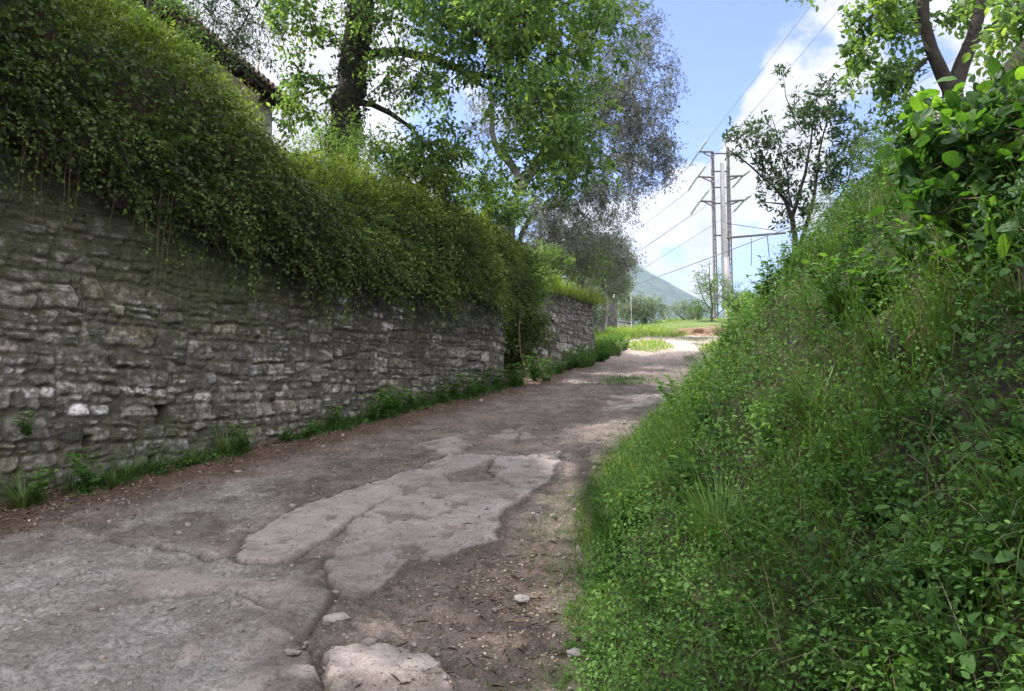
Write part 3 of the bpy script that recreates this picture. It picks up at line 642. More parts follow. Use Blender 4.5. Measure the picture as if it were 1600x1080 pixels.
# ------------------------------------------------------------------ vine curtain over the wall
def curtain_surface(u, q):
    """u along the wall, q 0 (hanging fringe) .. 1 (far top); returns point and outward normal"""
    P = W1s[None] + wd[None] * u[:, None]
    low = np.interp(u, [0, u_of(0), u_of(120), u_of(220), u_of(330), u_of(400), u_of(500), u_of(600), u_of(700), LW], [3.5, 3.45, 3.35, 3.25, 3.2, 3.08, 2.92, 2.84, 2.92, 3.08])
    low = low + .16 * vn(u * 2.1, 0 * u, seed=80) + .12 * vn(u * 6, 0 * u, seed=81)
    top = mound_h(*(P + back * 2.6).T) + .28 * fbm(u * .9, 0 * u, 0, 3, 86)
    z = low + (top - low) * np.interp(q, [0, .3, .55, 1], [0, .36, .72, 1.0])
    out = np.interp(q, [0, .18, .4, .6, 1], [.12, .28, .22, -.35, -1.9])
    n_ = -back
    X = P[:, 0] + n_[0] * out; Y = P[:, 1] + n_[1] * out
    up = np.interp(q, [0, .3, .5, 1], [-.1, .25, .8, 1.1])
    Nn = nrm(np.stack([n_[0] + 0 * u, n_[1] + 0 * u, up], 1))
    bulge = .34 * fbm(u * .8, q * 2.2, 0, 3, 87) * sst(q, .0, .3); X = X + Nn[:, 0] * bulge; Y = Y + Nn[:, 1] * bulge; z = z + Nn[:, 2] * bulge
    return np.stack([X, Y, z], 1), Nn
ub, ue = u_of(0) - 5, LW + .3
ivy = thing('vine_curtain', (W1s[0] + wd[0] * (LW - 5), W1s[1] + wd[1] * (LW - 5), 3.3), 'thick curtain of small leaved vines hanging over the top of the long stone wall', 'vines')
IO = np.array(ivy.location)
# undergrowth body just beneath the leaves
uu = np.linspace(ub, ue, 260); qq = np.linspace(.0, 1, 50)
Ug, Qg = np.meshgrid(uu, qq); Ps, Ns = curtain_surface(Ug.ravel(), Qg.ravel())
Ps = Ps - Ns * (.10 + .08 * fbm(Ps[:, 0] * 2, Ps[:, 1] * 2, Ps[:, 2] * 2, 3, 91))[:, None]
i = np.arange(49)[:, None] * 260 + np.arange(259)[None]
tangle = mk('tangle', Ps - IO, np.stack([i, i + 1, i + 261, i + 260], -1).reshape(-1, 4), M['soil'], ivy)
g = G(IO); m = 105000
u = ub + (ue - ub) * rng.random(m) ** .75; q = rng.random(m) ** .9
P, Nn = curtain_surface(u, q)
cl = fbm(P[:, 0] * 1.6, P[:, 1] * 1.6, P[:, 2] * 1.6, 3, 101); cl2 = fbm(P[:, 0] * 5, P[:, 1] * 5, P[:, 2] * 5, 2, 103)
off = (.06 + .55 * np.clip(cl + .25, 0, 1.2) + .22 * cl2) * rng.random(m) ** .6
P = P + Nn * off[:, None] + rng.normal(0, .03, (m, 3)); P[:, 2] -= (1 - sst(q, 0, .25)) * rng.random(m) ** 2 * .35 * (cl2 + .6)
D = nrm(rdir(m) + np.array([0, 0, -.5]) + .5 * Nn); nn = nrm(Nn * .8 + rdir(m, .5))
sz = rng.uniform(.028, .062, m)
tt = np.clip(.28 + .30 * cl + .38 * rng.random(m) + .25 * sst(q, .45, .9) + .4 * (off / .4 - .4), 0, 1); tt[rng.random(m) < .03] = 1  # top and outer leaves tinted lighter: sunlight put into the colour
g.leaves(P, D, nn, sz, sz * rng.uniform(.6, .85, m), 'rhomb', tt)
m = 3400; u = ub + (ue - ub) * rng.random(m) ** .75; q = rng.random(m) ** .85; P, Nn = curtain_surface(u, q); cl = fbm(P[:, 0] * 1.6, P[:, 1] * 1.6, P[:, 2] * 1.6, 3, 101)
sprigs(g, P + Nn * .1, Nn + .7 * rdir(m) + np.array([0, 0, .5]) * sst(q, .3, .7)[:, None], rng.uniform(.2, .62, m) * (1 + .5 * cl), 15, rng.uniform(.03, .055, m), rng.uniform(.2, .9, m), np.clip(.48 + .3 * cl + .4 * sst(q, .35, .9) + .15 * rng.normal(size=m), 0, 1), wr=.6)  # upper sprigs carry the same painted sunlight in their tint
# feathery upright shoots along the crest
m = 16000; u = ub + (ue - ub) * rng.random(m); q = .42 + .58 * rng.random(m); P, Nn = curtain_surface(u, q)
cl = fbm(P[:, 0] * 1.1, P[:, 1] * 1.1, 0, 3, 111); P = P + Nn * .05
g.blades(P, rng.uniform(.14, .5, m) * (1 + 1.4 * np.clip(cl, -.5, 1)), rng.uniform(.004, .009, m), rdir(m)[:, :2] + .5 * -back[None], rng.uniform(.3, 1.2, m), np.clip(.5 + .35 * rng.random(m) + .2 * cl, 0, 1))
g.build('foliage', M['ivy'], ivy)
for k in range(90):
    gs = G(IO)
    u = np.array([rng.uniform(u_of(0) - 2, LW - .1)]); P, Nn = curtain_surface(u, np.array([.12])); L = rng.uniform(.2, 1.0) * (1.3 if u[0] < u_of(300) else .8)
    n_ = 9; s = np.linspace(0, 1, n_); pts = P[0][None] + np.stack([.06 * np.cumsum(rng.normal(0, .6, n_)) * .5 * wd[0], .05 * np.cumsum(rng.normal(0, .4, n_)) * .5, -s * L], 1)
    pts[:, :2] += (-back)[None] * (-.10 * s[:, None]); gs.tube(pts, np.linspace(.004, .0022, n_), 3, rng.random(), cap=False)
    gs.build('hanging_stem', M['stem'], ivy)
gl = G(IO); m = 2600                      # leaves strung down the loose runners
uu = rng.choice(rng.uniform(u_of(0) - 2, LW, 90), m); P, Nn = curtain_surface(uu + rng.normal(0, .03, m), np.full(m, .1)); P[:, 2] -= rng.random(m) ** 1.4 * .75; P += (-back[0] * .03, -back[1] * .03, 0) + rng.normal(0, .02, (m, 3))
gl.leaves(P, nrm(rdir(m) + [0, 0, -1]), rdir(m, .3), rng.uniform(.025, .05, m), rng.uniform(.02, .035, m), 'rhomb', rng.random(m))
gl.build('runner_leaves', M['ivy'], ivy)

# ------------------------------------------------------------------ trees
def densify(P, R, step=.25):
    P = np.array(P, float); R = np.array(R, float); out = [P[0]]; ro = [R[0]]
    for a, b, ra, rb_ in zip(P[:-1], P[1:], R[:-1], R[1:]):
        k = max(1, int(np.linalg.norm(b - a) / step))
        for j in range(1, k + 1): out.append(a + (b - a) * j / k); ro.append(ra + (rb_ - ra) * j / k)
    out = np.array(out)
    if len(out) > 4:
        sm = out.copy(); sm[1:-1] = (out[:-2] + 2 * out[1:-1] + out[2:]) / 4; out = sm
    return out, np.array(ro)
def tree(name, label, cat, limbs, blobs, bark, leafm, leaf=(.06, .1, .5), ntw=5, twl=(.2, .5), per=12, droop=.3, kind='rhomb', tmean=.45, tvar=.5, group=None, wob=.12, seed=1, gap=.0, minr=.006, clump=.05, up=0.0, sag=0.0, sungaps=()):
    r = np.random.default_rng(seed)
    base = np.array(limbs[0][0][0], float)
    root = thing(name, base, label, cat, group)
    gw = G(base); nodes = []; nr = []
    for P, R in limbs:
        p, rr = densify(P, R)
        p[1:-1] += r.normal(0, .012, p[1:-1].shape) * (1 + rr[1:-1, None] * 5)
        nodes += list(p); nr += list(rr)
        gw.tube(p, rr, 10 if rr[0] > .06 else 6, .5)
    nodes = np.array(nodes)
    # attraction points spread through the crown's volumes
    T = []
    for (c, rad, k) in blobs:
        v = r.normal(size=(k * 3, 3)); v = nrm(v) * (r.random(k * 3) ** (1 / 2.2))[:, None]
        p = np.array(c) + v * np.array(rad)
        if gap: p = p[fbm(p[:, 0] * 1.1, p[:, 1] * 1.1, p[:, 2] * 1.1, 2, seed + 5) > -1 + gap]
        T += list(p[:k])
    T = np.array(T)
    for (hp_, hr_) in sungaps:
        s_ = np.array(tosun); q_ = T - np.array(hp_); T = T[np.linalg.norm(q_ - (q_ @ s_)[:, None] * s_, axis=1) > hr_]
    dist = np.array([np.min(np.linalg.norm(nodes - t, axis=1)) for t in T]); T = T[np.argsort(dist)]
    N_ = [tuple(x) for x in nodes]; par = [-1] * len(N_); arr = np.array(N_); cnt = {}
    buf = np.zeros((len(arr) + len(T) * 14, 3)); buf[:len(arr)] = arr; n_ = len(arr); paths = []
    leafc = []
    for t in T:
        dd = np.linalg.norm(buf[:n_] - t, axis=1) + .35 * np.maximum(0, buf[:n_, 2] - t[2]) ; k = int(np.argmin(dd)); a = buf[k].copy(); L = np.linalg.norm(t - a)
        if L < .08: leafc.append((t, nrm(r.normal(size=3)))); continue
        m_ = int(np.clip(L / .22, 2, 12)); s = np.linspace(0, 1, m_ + 1)[:, None]
        mid = (a + t) / 2 + r.normal(0, wob, 3) * L + np.array([0, 0, .12 * L - sag * L])
        pts = (1 - s) ** 2 * a + 2 * s * (1 - s) * mid + s ** 2 * t + r.normal(0, .012, (m_ + 1, 3)) * np.minimum(s * 3, 1)
        i0 = n_; buf[n_:n_ + m_] = pts[1:]; n_ += m_; par += [k] + list(range(i0, i0 + m_ - 1)); paths.append([k] + list(range(i0, i0 + m_)))
        leafc.append((pts[-1], nrm(pts[-1] - pts[-2])))
        if m_ > 4: leafc.append((pts[m_ // 2 + 1], nrm(r.normal(size=3))))
    acc = np.zeros(n_); kids = np.zeros(n_, int)
    for pth in reversed(paths):
        e = pth[-1]; acc[e] = max(acc[e], minr ** 2.2)
        for a_, b_ in zip(pth[-2::-1], pth[:0:-1]): acc[a_] += 0; acc[a_] = acc[a_] + acc[b_] if a_ == pth[0] else max(acc[a_] + acc[b_], acc[b_])
    rad = np.minimum(np.maximum(acc, minr ** 2.2) ** (1 / 2.2), .09)
    for pth in paths:
        pp = buf[pth]; rr = rad[pth].copy(); rr[0] = rr[1] if len(rr) > 1 else rr[0]
        gw.tube(pp, rr, 5 if rr[1] > .015 else 3, .5, cap=False)
    # twigs and leaves
    gf = G(base); Cp = np.array([c for c, _ in leafc]); Cd = np.array([d_ for _, d_ in leafc]); nc = len(Cp)
    Cp2 = np.repeat(Cp, ntw, 0); Td = nrm(np.repeat(Cd, ntw, 0) * .7 + r.normal(size=(nc * ntw, 3)) * .8 + np.array([0, 0, -droop + up])); Tl = r.uniform(*twl, nc * ntw)
    mt = nc * ntw
    ends = Cp2 + Td * Tl[:, None] + np.array([0, 0, -1.0]) * (droop * .4 * Tl ** 1.0)[:, None]
    # thin twigs, triangular section
    A = nrm(np.cross(Td, r.normal(size=(mt, 3)))); B = np.cross(Td, A); tr = minr * .45
    ring = [A * tr, (-.5 * A + .866 * B) * tr, (-.5 * A - .866 * B) * tr]
    V = np.stack([Cp2 + x for x in ring] + [ends + x * .4 for x in ring], 1); F = np.array([[0, 1, 4, 3], [1, 2, 5, 4], [2, 0, 3, 5]])
    gw.add(V.reshape(-1, 3), (np.arange(mt)[:, None, None] * 6 + F[None]).reshape(-1, 4), .5)
    s = r.random((mt, per)) ** .7; P = Cp2[:, None] + (ends - Cp2)[:, None] * s[..., None] + r.normal(0, clump, (mt, per, 3))
    m_ = mt * per; P = P.reshape(-1, 3); D = nrm(np.repeat(Td, per, 0) * .5 + r.normal(size=(m_, 3)) * .8 + np.array([0, 0, -droop + up])); nn = nrm(r.normal(size=(m_, 3)) * .7 + np.array([0, 0, 1.0]))
    sz = r.uniform(leaf[0], leaf[1], m_); ct = np.repeat(r.normal(0, .16, nc), ntw * per)
    tt = np.clip(tmean + ct + tvar * (r.random(m_) - .5) + .2 * fbm(P[:, 0] * .8, P[:, 1] * .8, P[:, 2] * .8, 2, seed), 0, 1)
    gf.leaves(P, D, nn, sz, sz * leaf[2] * r.uniform(.8, 1.2, m_), kind, tt)
    gw.build('trunk', bark, root); gf.build('crown', leafm, root)
    return root, buf[:n_]
def surf(X, Y):
    X = np.asarray(X, float); Y = np.asarray(Y, float)
    return np.where(X > toe(Y), base_z(X, Y) + bank_h(X, Y), np.where(X < xL(Y), mound_h(X, Y), base_z(X, Y)))
def pt3(px, py, Y): return at(px, py, Y)
def lim(Y, *ps): return [at(p[0], p[1], p[2] if len(p) > 2 else Y) for p in ps]

# ivy clad tree behind the long wall
Y0 = 13.0
trk = lim(Y0, (525, 300), (535, 220), (548, 140), (558, 60), (565, -60), (560, -260), (575, -520))
l1 = lim(Y0, (565, 88), (600, 80), (650, 82), (700, 100), (735, 118), (800, 125, 12.4), (850, 150, 12.0), (900, 175, 11.6))
l2 = lim(Y0, (560, 160), (580, 155), (610, 175), (640, 200), (670, 232, 12.5), (705, 270, 12.2))
l3 = lim(Y0, (722, 112), (745, 128), (765, 140)); l4 = lim(Y0, (700, -60, 12.6), (720, 15, 12.2), (745, 50, 12), (800, 110, 11.6))
l5 = lim(Y0, (563, -100), (620, -130), (700, -60)); l6 = lim(Y0, (560, -40), (500, -80), (440, -60, 12.5), (400, 10, 12)); l7 = lim(Y0, (548, 130), (500, 140), (470, 150, 12.6), (430, 170, 12.4))
tA, nodesA = tree('walnut_tree', 'tall tree with dark ivy clad trunk and long horizontal limb above the wall', 'tree',
     [(trk, [.27, .26, .24, .22, .2, .17, .1]), (l1, [.09, .075, .07, .065, .055, .04, .03, .015]), (l2, [.06, .05, .045, .035, .025, .015]), (l3, [.035, .03, .02]), (l4, [.05, .045, .04, .02]), (l5, [.08, .07, .05]), (l6, [.07, .05, .03, .02]), (l7, [.03, .025, .018, .01])],
     [(at(700, 20, 12.3), (2.0, 1.5, .9), 95), (at(830, 60, 11.8), (1.4, 1.4, 1.2), 120), (at(860, 190, 11.4), (.85, 1.0, .95), 55), (at(760, -120, 12), (3, 2.5, 1.6), 90), (at(660, 130, 12.8), (1.0, 1.2, .4), 16),
      (at(455, 0, 12.4), (.8, 1.0, .5), 24), (at(465, 130, 12.4), (.4, .6, .7), 17), (at(660, 240, 12.6), (1.0, .8, .5), 34), (at(560, -250, 13), (3, 3, 2), 90), (at(900, 240, 11.6), (.5, .6, .5), 18)],
     M['bark'], M['tree'], leaf=(.06, .13, .48), ntw=5, twl=(.2, .5), per=14, droop=.45, tmean=.52, tvar=.6, seed=21, clump=.05, gap=.45)
# ivy sleeve on that trunk
gi = G(trk[0]); tp, tr_ = densify(trk, [.3, .28, .26, .24, .22, .18, .12]); tp, tr_ = tp[:22], tr_[:22]
m = 3600; k = rng.integers(0, len(tp) - 1, m); f = rng.random(m)[:, None]; C = tp[k] * (1 - f) + tp[k + 1] * f; a = rng.random(m) * 2 * pi
O = np.stack([np.cos(a), np.sin(a), 0 * a], 1); P = C + O * (tr_[k] * .95 + rng.random(m) ** 2 * .14)[:, None]
gi.leaves(P, nrm(O * .5 + rdir(m) + [0, 0, -.8]), nrm(O + .4 * rdir(m)), rng.uniform(.04, .075, m), rng.uniform(.035, .06, m), 'rhomb', rng.random(m) * .12)
gi.build('climbing_ivy', M['ivy'], tA)

# big grey leaved tree behind the short wall
Y0 = 19.5
tB, _ = tree('olive_tree', 'large grey green olive tree with a forked grey trunk behind the gap between walls', 'tree',
     [(lim(Y0, (790, 420), (795, 330), (815, 285), (840, 250), (862, 225), (890, 170), (905, 90)), [.2, .19, .16, .13, .11, .08, .04]),
      (lim(Y0, (812, 290), (805, 265), (770, 225), (768, 150), (760, 60)), [.11, .1, .08, .06, .03]),
      (lim(Y0, (845, 245), (900, 215), (950, 170), (990, 150)), [.08, .06, .05, .02]), (lim(Y0, (826, 268), (860, 265), (910, 260), (960, 265)), [.06, .05, .04, .02]),
      (lim(Y0, (800, 400), (830, 335), (850, 325), (900, 320)), [.08, .06, .05, .02])],
     [(at(960, 120, Y0), (1.55, 1.6, 1.5), 180), (at(985, 210, Y0), (1.1, 1.3, 1.1), 120), (at(930, 290, Y0), (1.2, 1.3, .8), 100), (at(1035, 245, Y0), (.42, .5, .7), 26), (at(960, 20, Y0), (1.2, 1.3, 1.0), 70),
      (at(850, 320, Y0), (.9, 1.0, .7), 50), (at(800, 180, Y0 + .5), (1.3, 1.3, 1.3), 60), (at(890, 385, Y0), (1.1, 1.1, .6), 60)],
     M['greybark'], M['olive'], leaf=(.06, .10, .32), ntw=6, twl=(.2, .5), per=11, droop=.7, tmean=.65, seed=33, clump=.05, gap=.4)
# dusky shrubs and trees on the terrace over the short wall
tree('olive_tree', 'low bushy grey green olive leaning over the lane above the short stone wall', 'tree', [(lim(21.5, (860, 430), (880, 390), (900, 350)), [.12, .09, .04])],
     [(at(890, 370, 21.5), (1.4, 1.2, .85), 130), (at(950, 400, 22.5), (.8, 1.2, .6), 70), (at(850, 400, 20.5), (.9, .8, .5), 45)], M['greybark'], M['olive'], leaf=(.05, .09, .34), ntw=6, per=14, droop=.4, tmean=.62, seed=35)
tree('olive_tree', 'round grey green olive crown between the short stone wall and the gate pillar', 'tree', [(lim(31, (940, 520), (945, 470), (950, 430)), [.14, .1, .04])],
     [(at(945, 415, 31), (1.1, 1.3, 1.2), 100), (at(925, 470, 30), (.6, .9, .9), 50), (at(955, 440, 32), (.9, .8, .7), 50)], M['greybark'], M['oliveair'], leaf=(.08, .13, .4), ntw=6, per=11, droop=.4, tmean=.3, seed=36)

def shrub(name, label, px, py, Y, rad, k, leafm, leaf, seed, per=10, ntw=4, droop=.2, up=.3, bark=None, kind='rhomb', tmean=.5, stems=4, group=None, cat='shrub', base=None, twl=(.1, .3)):
    c = at(px, py, Y) if base is None else np.array(base); r = np.random.default_rng(seed); limbs = []
    gx, gy = c[0], c[1]; z0 = float(surf(gx, gy)) - .05
    z0 = min(z0, c[2] - .2)
    for s in range(stems):
        e = c + r.normal(0, .4, 3) * np.array(rad); limbs.append(([np.array([gx, gy, z0]), (np.array([gx, gy, z0]) + e) / 2 + r.normal(0, .06, 3), e], [.02, .014, .008]))
    return tree(name, label, cat, limbs, [(c, rad, k)], bark or M['stem'], leafm, leaf=leaf, ntw=ntw, twl=twl, per=per, droop=droop, up=up, seed=seed, kind=kind, tmean=tmean, group=group, minr=.004, clump=.035)
shrub('bush', 'leafy bush with feathery sprays towering over the leftmost end of the vines', 170, 60, 8.2, (.9, .7, .8), 110, M['tree'], (.04, .08, .4), 41, 11, 5)
shrub('bush', 'mid green bush between the vine curtain and the house roof', 262, 105, 9.0, (.4, .4, .4), 40, M['tree'], (.04, .07, .4), 42, 11, 5)
shrub('bush', 'dense leafy bush topping the vines at the upper corner of the view', 30, 20, 6.9, (.8, .6, .6), 90, M['ivy'], (.04, .07, .5), 43, 11, 5, tmean=.6)
shrub('bush', 'pale green bush on the crest of the vines below the ivy clad trunk', 530, 230, 11.2, (.8, .5, .35), 60, M['light'], (.035, .06, .35), 44, 11, 5)
shrub('bush', 'bright bush growing out of the vines under the low bent limb', 680, 280, 12.4, (1.0, .6, .5), 95, M['tree'], (.04, .08, .5), 45, 11, 5, tmean=.7)
shrub('bush', 'tall green bush at the end of the long wall overhanging the gap', 770, 330, 14.4, (.75, .6, .75), 110, M['tree'], (.045, .085, .5), 46, 12, 5, tmean=.6, bark=M['bark'], stems=1)
shrub('bush', 'yellow green creeper spilling over the gap beside the short wall', 825, 440, 15.6, (.45, .5, .4), 60, M['light'], (.05, .09, .5), 47, 10, 5, droop=.5, stems=1)
shrub('bush', 'dark ivy bush filling the gap between the two stone walls', 808, 510, 16.2, (.6, .6, .85), 130, M['ivy'], (.04, .07, .7), 48, 12, 5, tmean=.3, bark=M['bark'], stems=1)
shrub('bush', 'loose green bush leaning over the far corner of the short stone wall', 905, 415, 20.3, (.8, .7, .55), 100, M['tree'], (.05, .09, .4), 50, 11, 5, tmean=.7)
shrub('bush', 'green bush sprawling on top of the short stone wall', 850, 410, 17.6, (.7, .6, .4), 60, M['tree'], (.04, .08, .4), 49, 11, 5)

GAPS = [((2.4, 3.9, 2.6), .9), ((.35, 7.6, .85), .45), ((3.4, 8.2, 4.6), 1.0), ((1.6, 7.0, 1.6), .4), ((1.9, 11, 2.2), .6)]  # sun rays kept clear of crown growth to shape light patches below
# tree whose feathery sprays hang above the house
tree('locust_tree', 'feathery leaved locust tree standing left of the house roof', 'tree', [(lim(9.6, (228, 190), (235, 80), (240, 0), (255, -120), (250, -300)), [.1, .09, .085, .07, .04]), ([at(242, -20, 9.6), np.array([-4.4, 8.9, 7.4]), np.array([-3.4, 8.2, 8.6])], [.07, .06, .03]), ([at(250, -100, 9.6), np.array([-5.0, 7, 7.6]), np.array([-5.4, 5, 8.0])], [.07, .06, .03]), (lim(9.6, (242, -20), (300, -40), (360, 0), (395, 25)), [.03, .025, .018, .008])],
     [(at(330, 10, 9.6), (.8, .6, .3), 34), (at(400, 45, 9.4), (.35, .4, .25), 12), (np.array([-4.6, 8.4, 8.5]), (3.4, 2.8, 1.4), 220), (np.array([-7.6, 9.0, 8.0]), (2.6, 3.0, 1.4), 120), (at(180, 10, 9.4), (.6, .5, .5), 34)], M['bark'], M['sapling'], leaf=(.035, .06, .35), ntw=4, twl=(.2, .45), per=18, droop=.6, seed=52, clump=.03, tmean=.6, sungaps=GAPS)  # large crown volumes out of view are added to shade lane and bank
big_ = np.array([-7.2, 3.2, 5.2])  # tree out of view, added so its crown shades the near bank
tree('added_shade_tree', 'unseen broad crowned tree added beside the viewer to shade the lane and bank', 'tree', [([big_, big_ + (.1, 0, 1.5), big_ + (.6, .2, 3.2)], [.22, .19, .1]), ([big_ + (.1, 0, 1.5), big_ + (1.6, .8, 2.8), big_ + (3, 1.5, 3.4)], [.12, .09, .05])],
     [(np.array([-4.4, 4.2, 8.6]), (3.2, 3.2, 1.3), 240), (np.array([-5.5, .8, 8.4]), (3.0, 2.6, 1.3), 130)], M['bark'], M['tree'], leaf=(.08, .15, .5), ntw=5, twl=(.2, .5), per=10, droop=.4, seed=53, sungaps=GAPS)

# ------------------------------------------------------------------ house behind the vines
A = at(255, 10, 12.0); B = at(455, 172, 16.6)      # the eave line seen above the vines
dv = B - A; hd = nrm(np.array([dv[0], dv[1]])); hn = np.array([-hd[1], hd[0]])   # away from the lane
zA = (A[2] + B[2]) / 2; Lh = np.linalg.norm(dv[:2]); A2 = A[:2] - hd * 1.2
house = thing('house', (*A2, 4.0), 'cream plastered house with a brown tiled roof and dark eaves half hidden behind vines', 'house')
HO = np.array(house.location); ang = math.atan2(hd[1], hd[0])
def hp(a, b, z): return np.array([*(A2 + hd * a + hn * b), z])
Lh += 1.2; zE = float(A[2]); zE2 = float(B[2])
gw = G(HO); gw.box(hp(Lh / 2, 3.5, (3.6 + zE2 + .02) / 2), (Lh - .5, 6.4, zE2 + .02 - 3.6), ang); gw.build('wall', M['plaster'], house)
def slab(g, p, up=.1, t=.5):
    p = np.array(p); q = p + np.array([0, 0, up]); g.add(np.concatenate([p, q]), [[0, 1, 2, 3], [7, 6, 5, 4], [0, 4, 5, 1], [1, 5, 6, 2], [2, 6, 7, 3], [3, 7, 4, 0]], t)
gr = G(HO); zr = 2.0
eA, eB = zE + .0, zE2
slab(gr, [hp(-.1, -.1, eA + .02), hp(Lh + .1, -.1, eB + .02), hp(Lh + .1, 4, eB + zr), hp(-.1, 4, eA + zr)], .05)
slab(gr, [hp(-.1, 4.0, eA + zr), hp(Lh + .1, 4.0, eB + zr), hp(Lh + .1, 8, eB), hp(-.1, 8, eA)], .05)
nt_ = int(Lh / .2)
for k in range(nt_ + 1):      # rows of curved tiles running down the slope
    f_ = (k + .5) / (nt_ + 1); e0 = eA + (eB - eA) * f_; a_ = -.1 + (Lh + .2) * f_
    gr.tube([hp(a_, -.16, e0 + .055), hp(a_, 1.3, e0 + .07 + zr * .34), hp(a_, 4.0, e0 + .06 + zr)], [.06, .06, .06], 8, rng.random())
gr.build('roof', M['tile'], house)
ge = G(HO)
slab(ge, [hp(-.1, -.06, eA - .05), hp(Lh + .1, -.06, eB - .05), hp(Lh + .1, .75, eB + .30), hp(-.1, .75, eA + .30)], .05)
for k in range(int(Lh / .5)):
    f_ = (k + .5) / int(Lh / .5); e0 = eA + (eB - eA) * f_; a_ = Lh * f_; slab(ge, [hp(a_ - .04, -.05, e0 - .14), hp(a_ + .04, -.05, e0 - .14), hp(a_ + .04, .8, e0 + .24), hp(a_ - .04, .8, e0 + .24)], .1)
ge.build('eaves', M['wood'], house)
gm = G(HO); pb = at(396, 165, 15.2); ptp = at(407, 76, 15.2); gm.tube([pb + (ptp - pb) * f_ for f_ in (0, .5, 1)], [.022, .02, .018], 6); gm.build('antenna_mast', M['straw'], house)

# ------------------------------------------------------------------ pylon, wires
Yp = 50.0
def PX(px, py, Y=Yp): return at(px, py, Y)
pyl = thing('power_pylon', PX(1137, 508), 'tall three legged power pylon with side arms and glass insulators past the crest', 'pylon'); PO = np.array(pyl.location)
def pole(name, pts, r, matr, k=10):
    g_ = G(PO); g_.tube(pts, r, k); return g_.build(name, matr, pyl)
pole('concrete_pole', [PX(1136, 512), PX(1132, 400), PX(1130, 330), PX(1128, 255)], [.22, .19, .16, .13], M['conc'], 14)
pole('concrete_footing', [PX(1136, 515), PX(1135, 450), PX(1133, 402)], [.29, .27, .25], M['conc'], 14)
for (xa, xb, ya) in ((1119, 1113, 238), (1143, 1137, 230)):
    g_ = G(PO); dz = .12
    for (ox, oy) in ((-dz, 0), (dz, 0), (0, dz * 1.4)):
        a = PX(xa, 505) + (ox, oy, 0); b = PX(xb, ya) + (ox * .5, oy * .5, 0); g_.tube([a, b], .05, 4)
    k = 26
    for j in range(k):
        f0, f1 = j / k, (j + 1) / k; a = PX(xa, 505); b = PX(xb, ya); sgn = 1 if j % 2 else -1
        g_.tube([a + (b - a) * f0 + (dz * sgn * (1 - .5 * f0), 0, 0), a + (b - a) * f1 - (dz * sgn * (1 - .5 * f1), 0, 0)], .022, 3)
    g_.build('steel_pole', M['steel'], pyl)
for yy in (240, 268, 293, 318, 368):
    g_ = G(PO); g_.tube([PX(1115, yy), PX(1136, yy)], .05, 4); g_.build('cross_brace', M['steel'], pyl)
tips = []
for (x0, y0, x1, y1, x2, y2) in ((1114, 237, 1092, 237, 1114, 246), (1115, 277, 1090, 276, 1115, 285), (1116, 315, 1094, 314, 1116, 323), (1135, 276, 1161, 275, 1135, 283), (1136, 315, 1163, 313, 1136, 322)):
    g_ = G(PO); g_.tube([PX(x0, y0), PX(x1, y1)], .07, 5); g_.tube([PX(x2, y2), PX((x1 * 2 + x2) / 3, y1 + 2)], .055, 5); arm = g_.build('crossarm', M['steel'], pyl)
    sgn = -1 if x1 < 1120 else -1
    top = PX(x1, y1); g_ = G(PO)
    a = top + (.30, -1.0, .45) if x1 < 1120 else top + (0.1, -.3, .05); b = top + (-.45, .8, -.75)
    if x1 > 1120: b = top + (-.5, .7, -.6); a = top + (.15, -.9, .1)
    n_ = 11
    for pa, pb_ in ((top, a), (top, b)):
        g_.tube([pa, pb_], .022, 4)
        for j in range(1, n_): c_ = pa + (pb_ - pa) * j / n_; dd_ = nrm(pb_ - pa) * .018; g_.tube([c_ - dd_, c_ + dd_], .075, 8)
    g_.build('insulator', M['insul'], arm); tips.append((a, b))
g_ = G(PO); g_.tube([PX(1134, 372), PX(1228, 364, 49)], .075, 6); g_.tube([PX(1135, 349), PX(1215, 361, 49)], .02, 4); g_.build('catenary_arm', M['steel'], pyl)
g_ = G(PO); g_.tube([PX(1199, 370, 49.2), PX(1202, 402, 49.2)], .025, 4); g_.build('dropper', M['steel'], pyl); g_ = G(PO); g_.tube([PX(1174, 372, 49.4), PX(1174, 415, 49.4)], .02, 4); g_.build('dropper', M['steel'], pyl)
def wire(a, b, sagm, label, r=.012, group='power line conductors'):
    k = 60; s = np.linspace(0, 1, k)[:, None]; P = a + (b - a) * s; P[:, 2] -= (4 * s * (1 - s) * sagm)[:, 0]
    g_ = G(a); g_.tube(P, r, 4); o = g_.build('overhead_wire', M['wire'], None); tag(o, label, 'wire', group)
near_ends = [(10, 6, 21), (12, 6, 21.5), (14.0, 6, 20.5), (17, 4, 18), (19, 4, 17)]
lev = ['top', 'middle', 'lowest', 'upper far side', 'lower far side']
for k, ((a, b), e) in enumerate(zip(tips, near_ends)):
    wire(a, np.array(e, float) + (4, -30, 1.5), .8, f'thin wire climbing overhead from the {lev[k]} arm of the pylon', .011)
    wire(b, b + np.array([-36 - k * 1.2, 95, -16.0]), 1.5, f'thin wire sinking behind the olive tree from the {lev[k]} arm of the pylon', .014)
for k, (a_, b_) in enumerate(((PX(1200, 402, 49.2), PX(1300, 330, 30)), (PX(1140, 470, 80), PX(1330, 370, 45)))):
    wire(a_ + (-12 * (k == 0), 26 * (k == 0), -1.0 * (k == 0)) if k == 0 else a_, b_, .2, ['railway contact wire hung from the dropper under the pylon side arm', 'low wire crossing the clouds above the bright bush'][k], .02, 'railway wires')

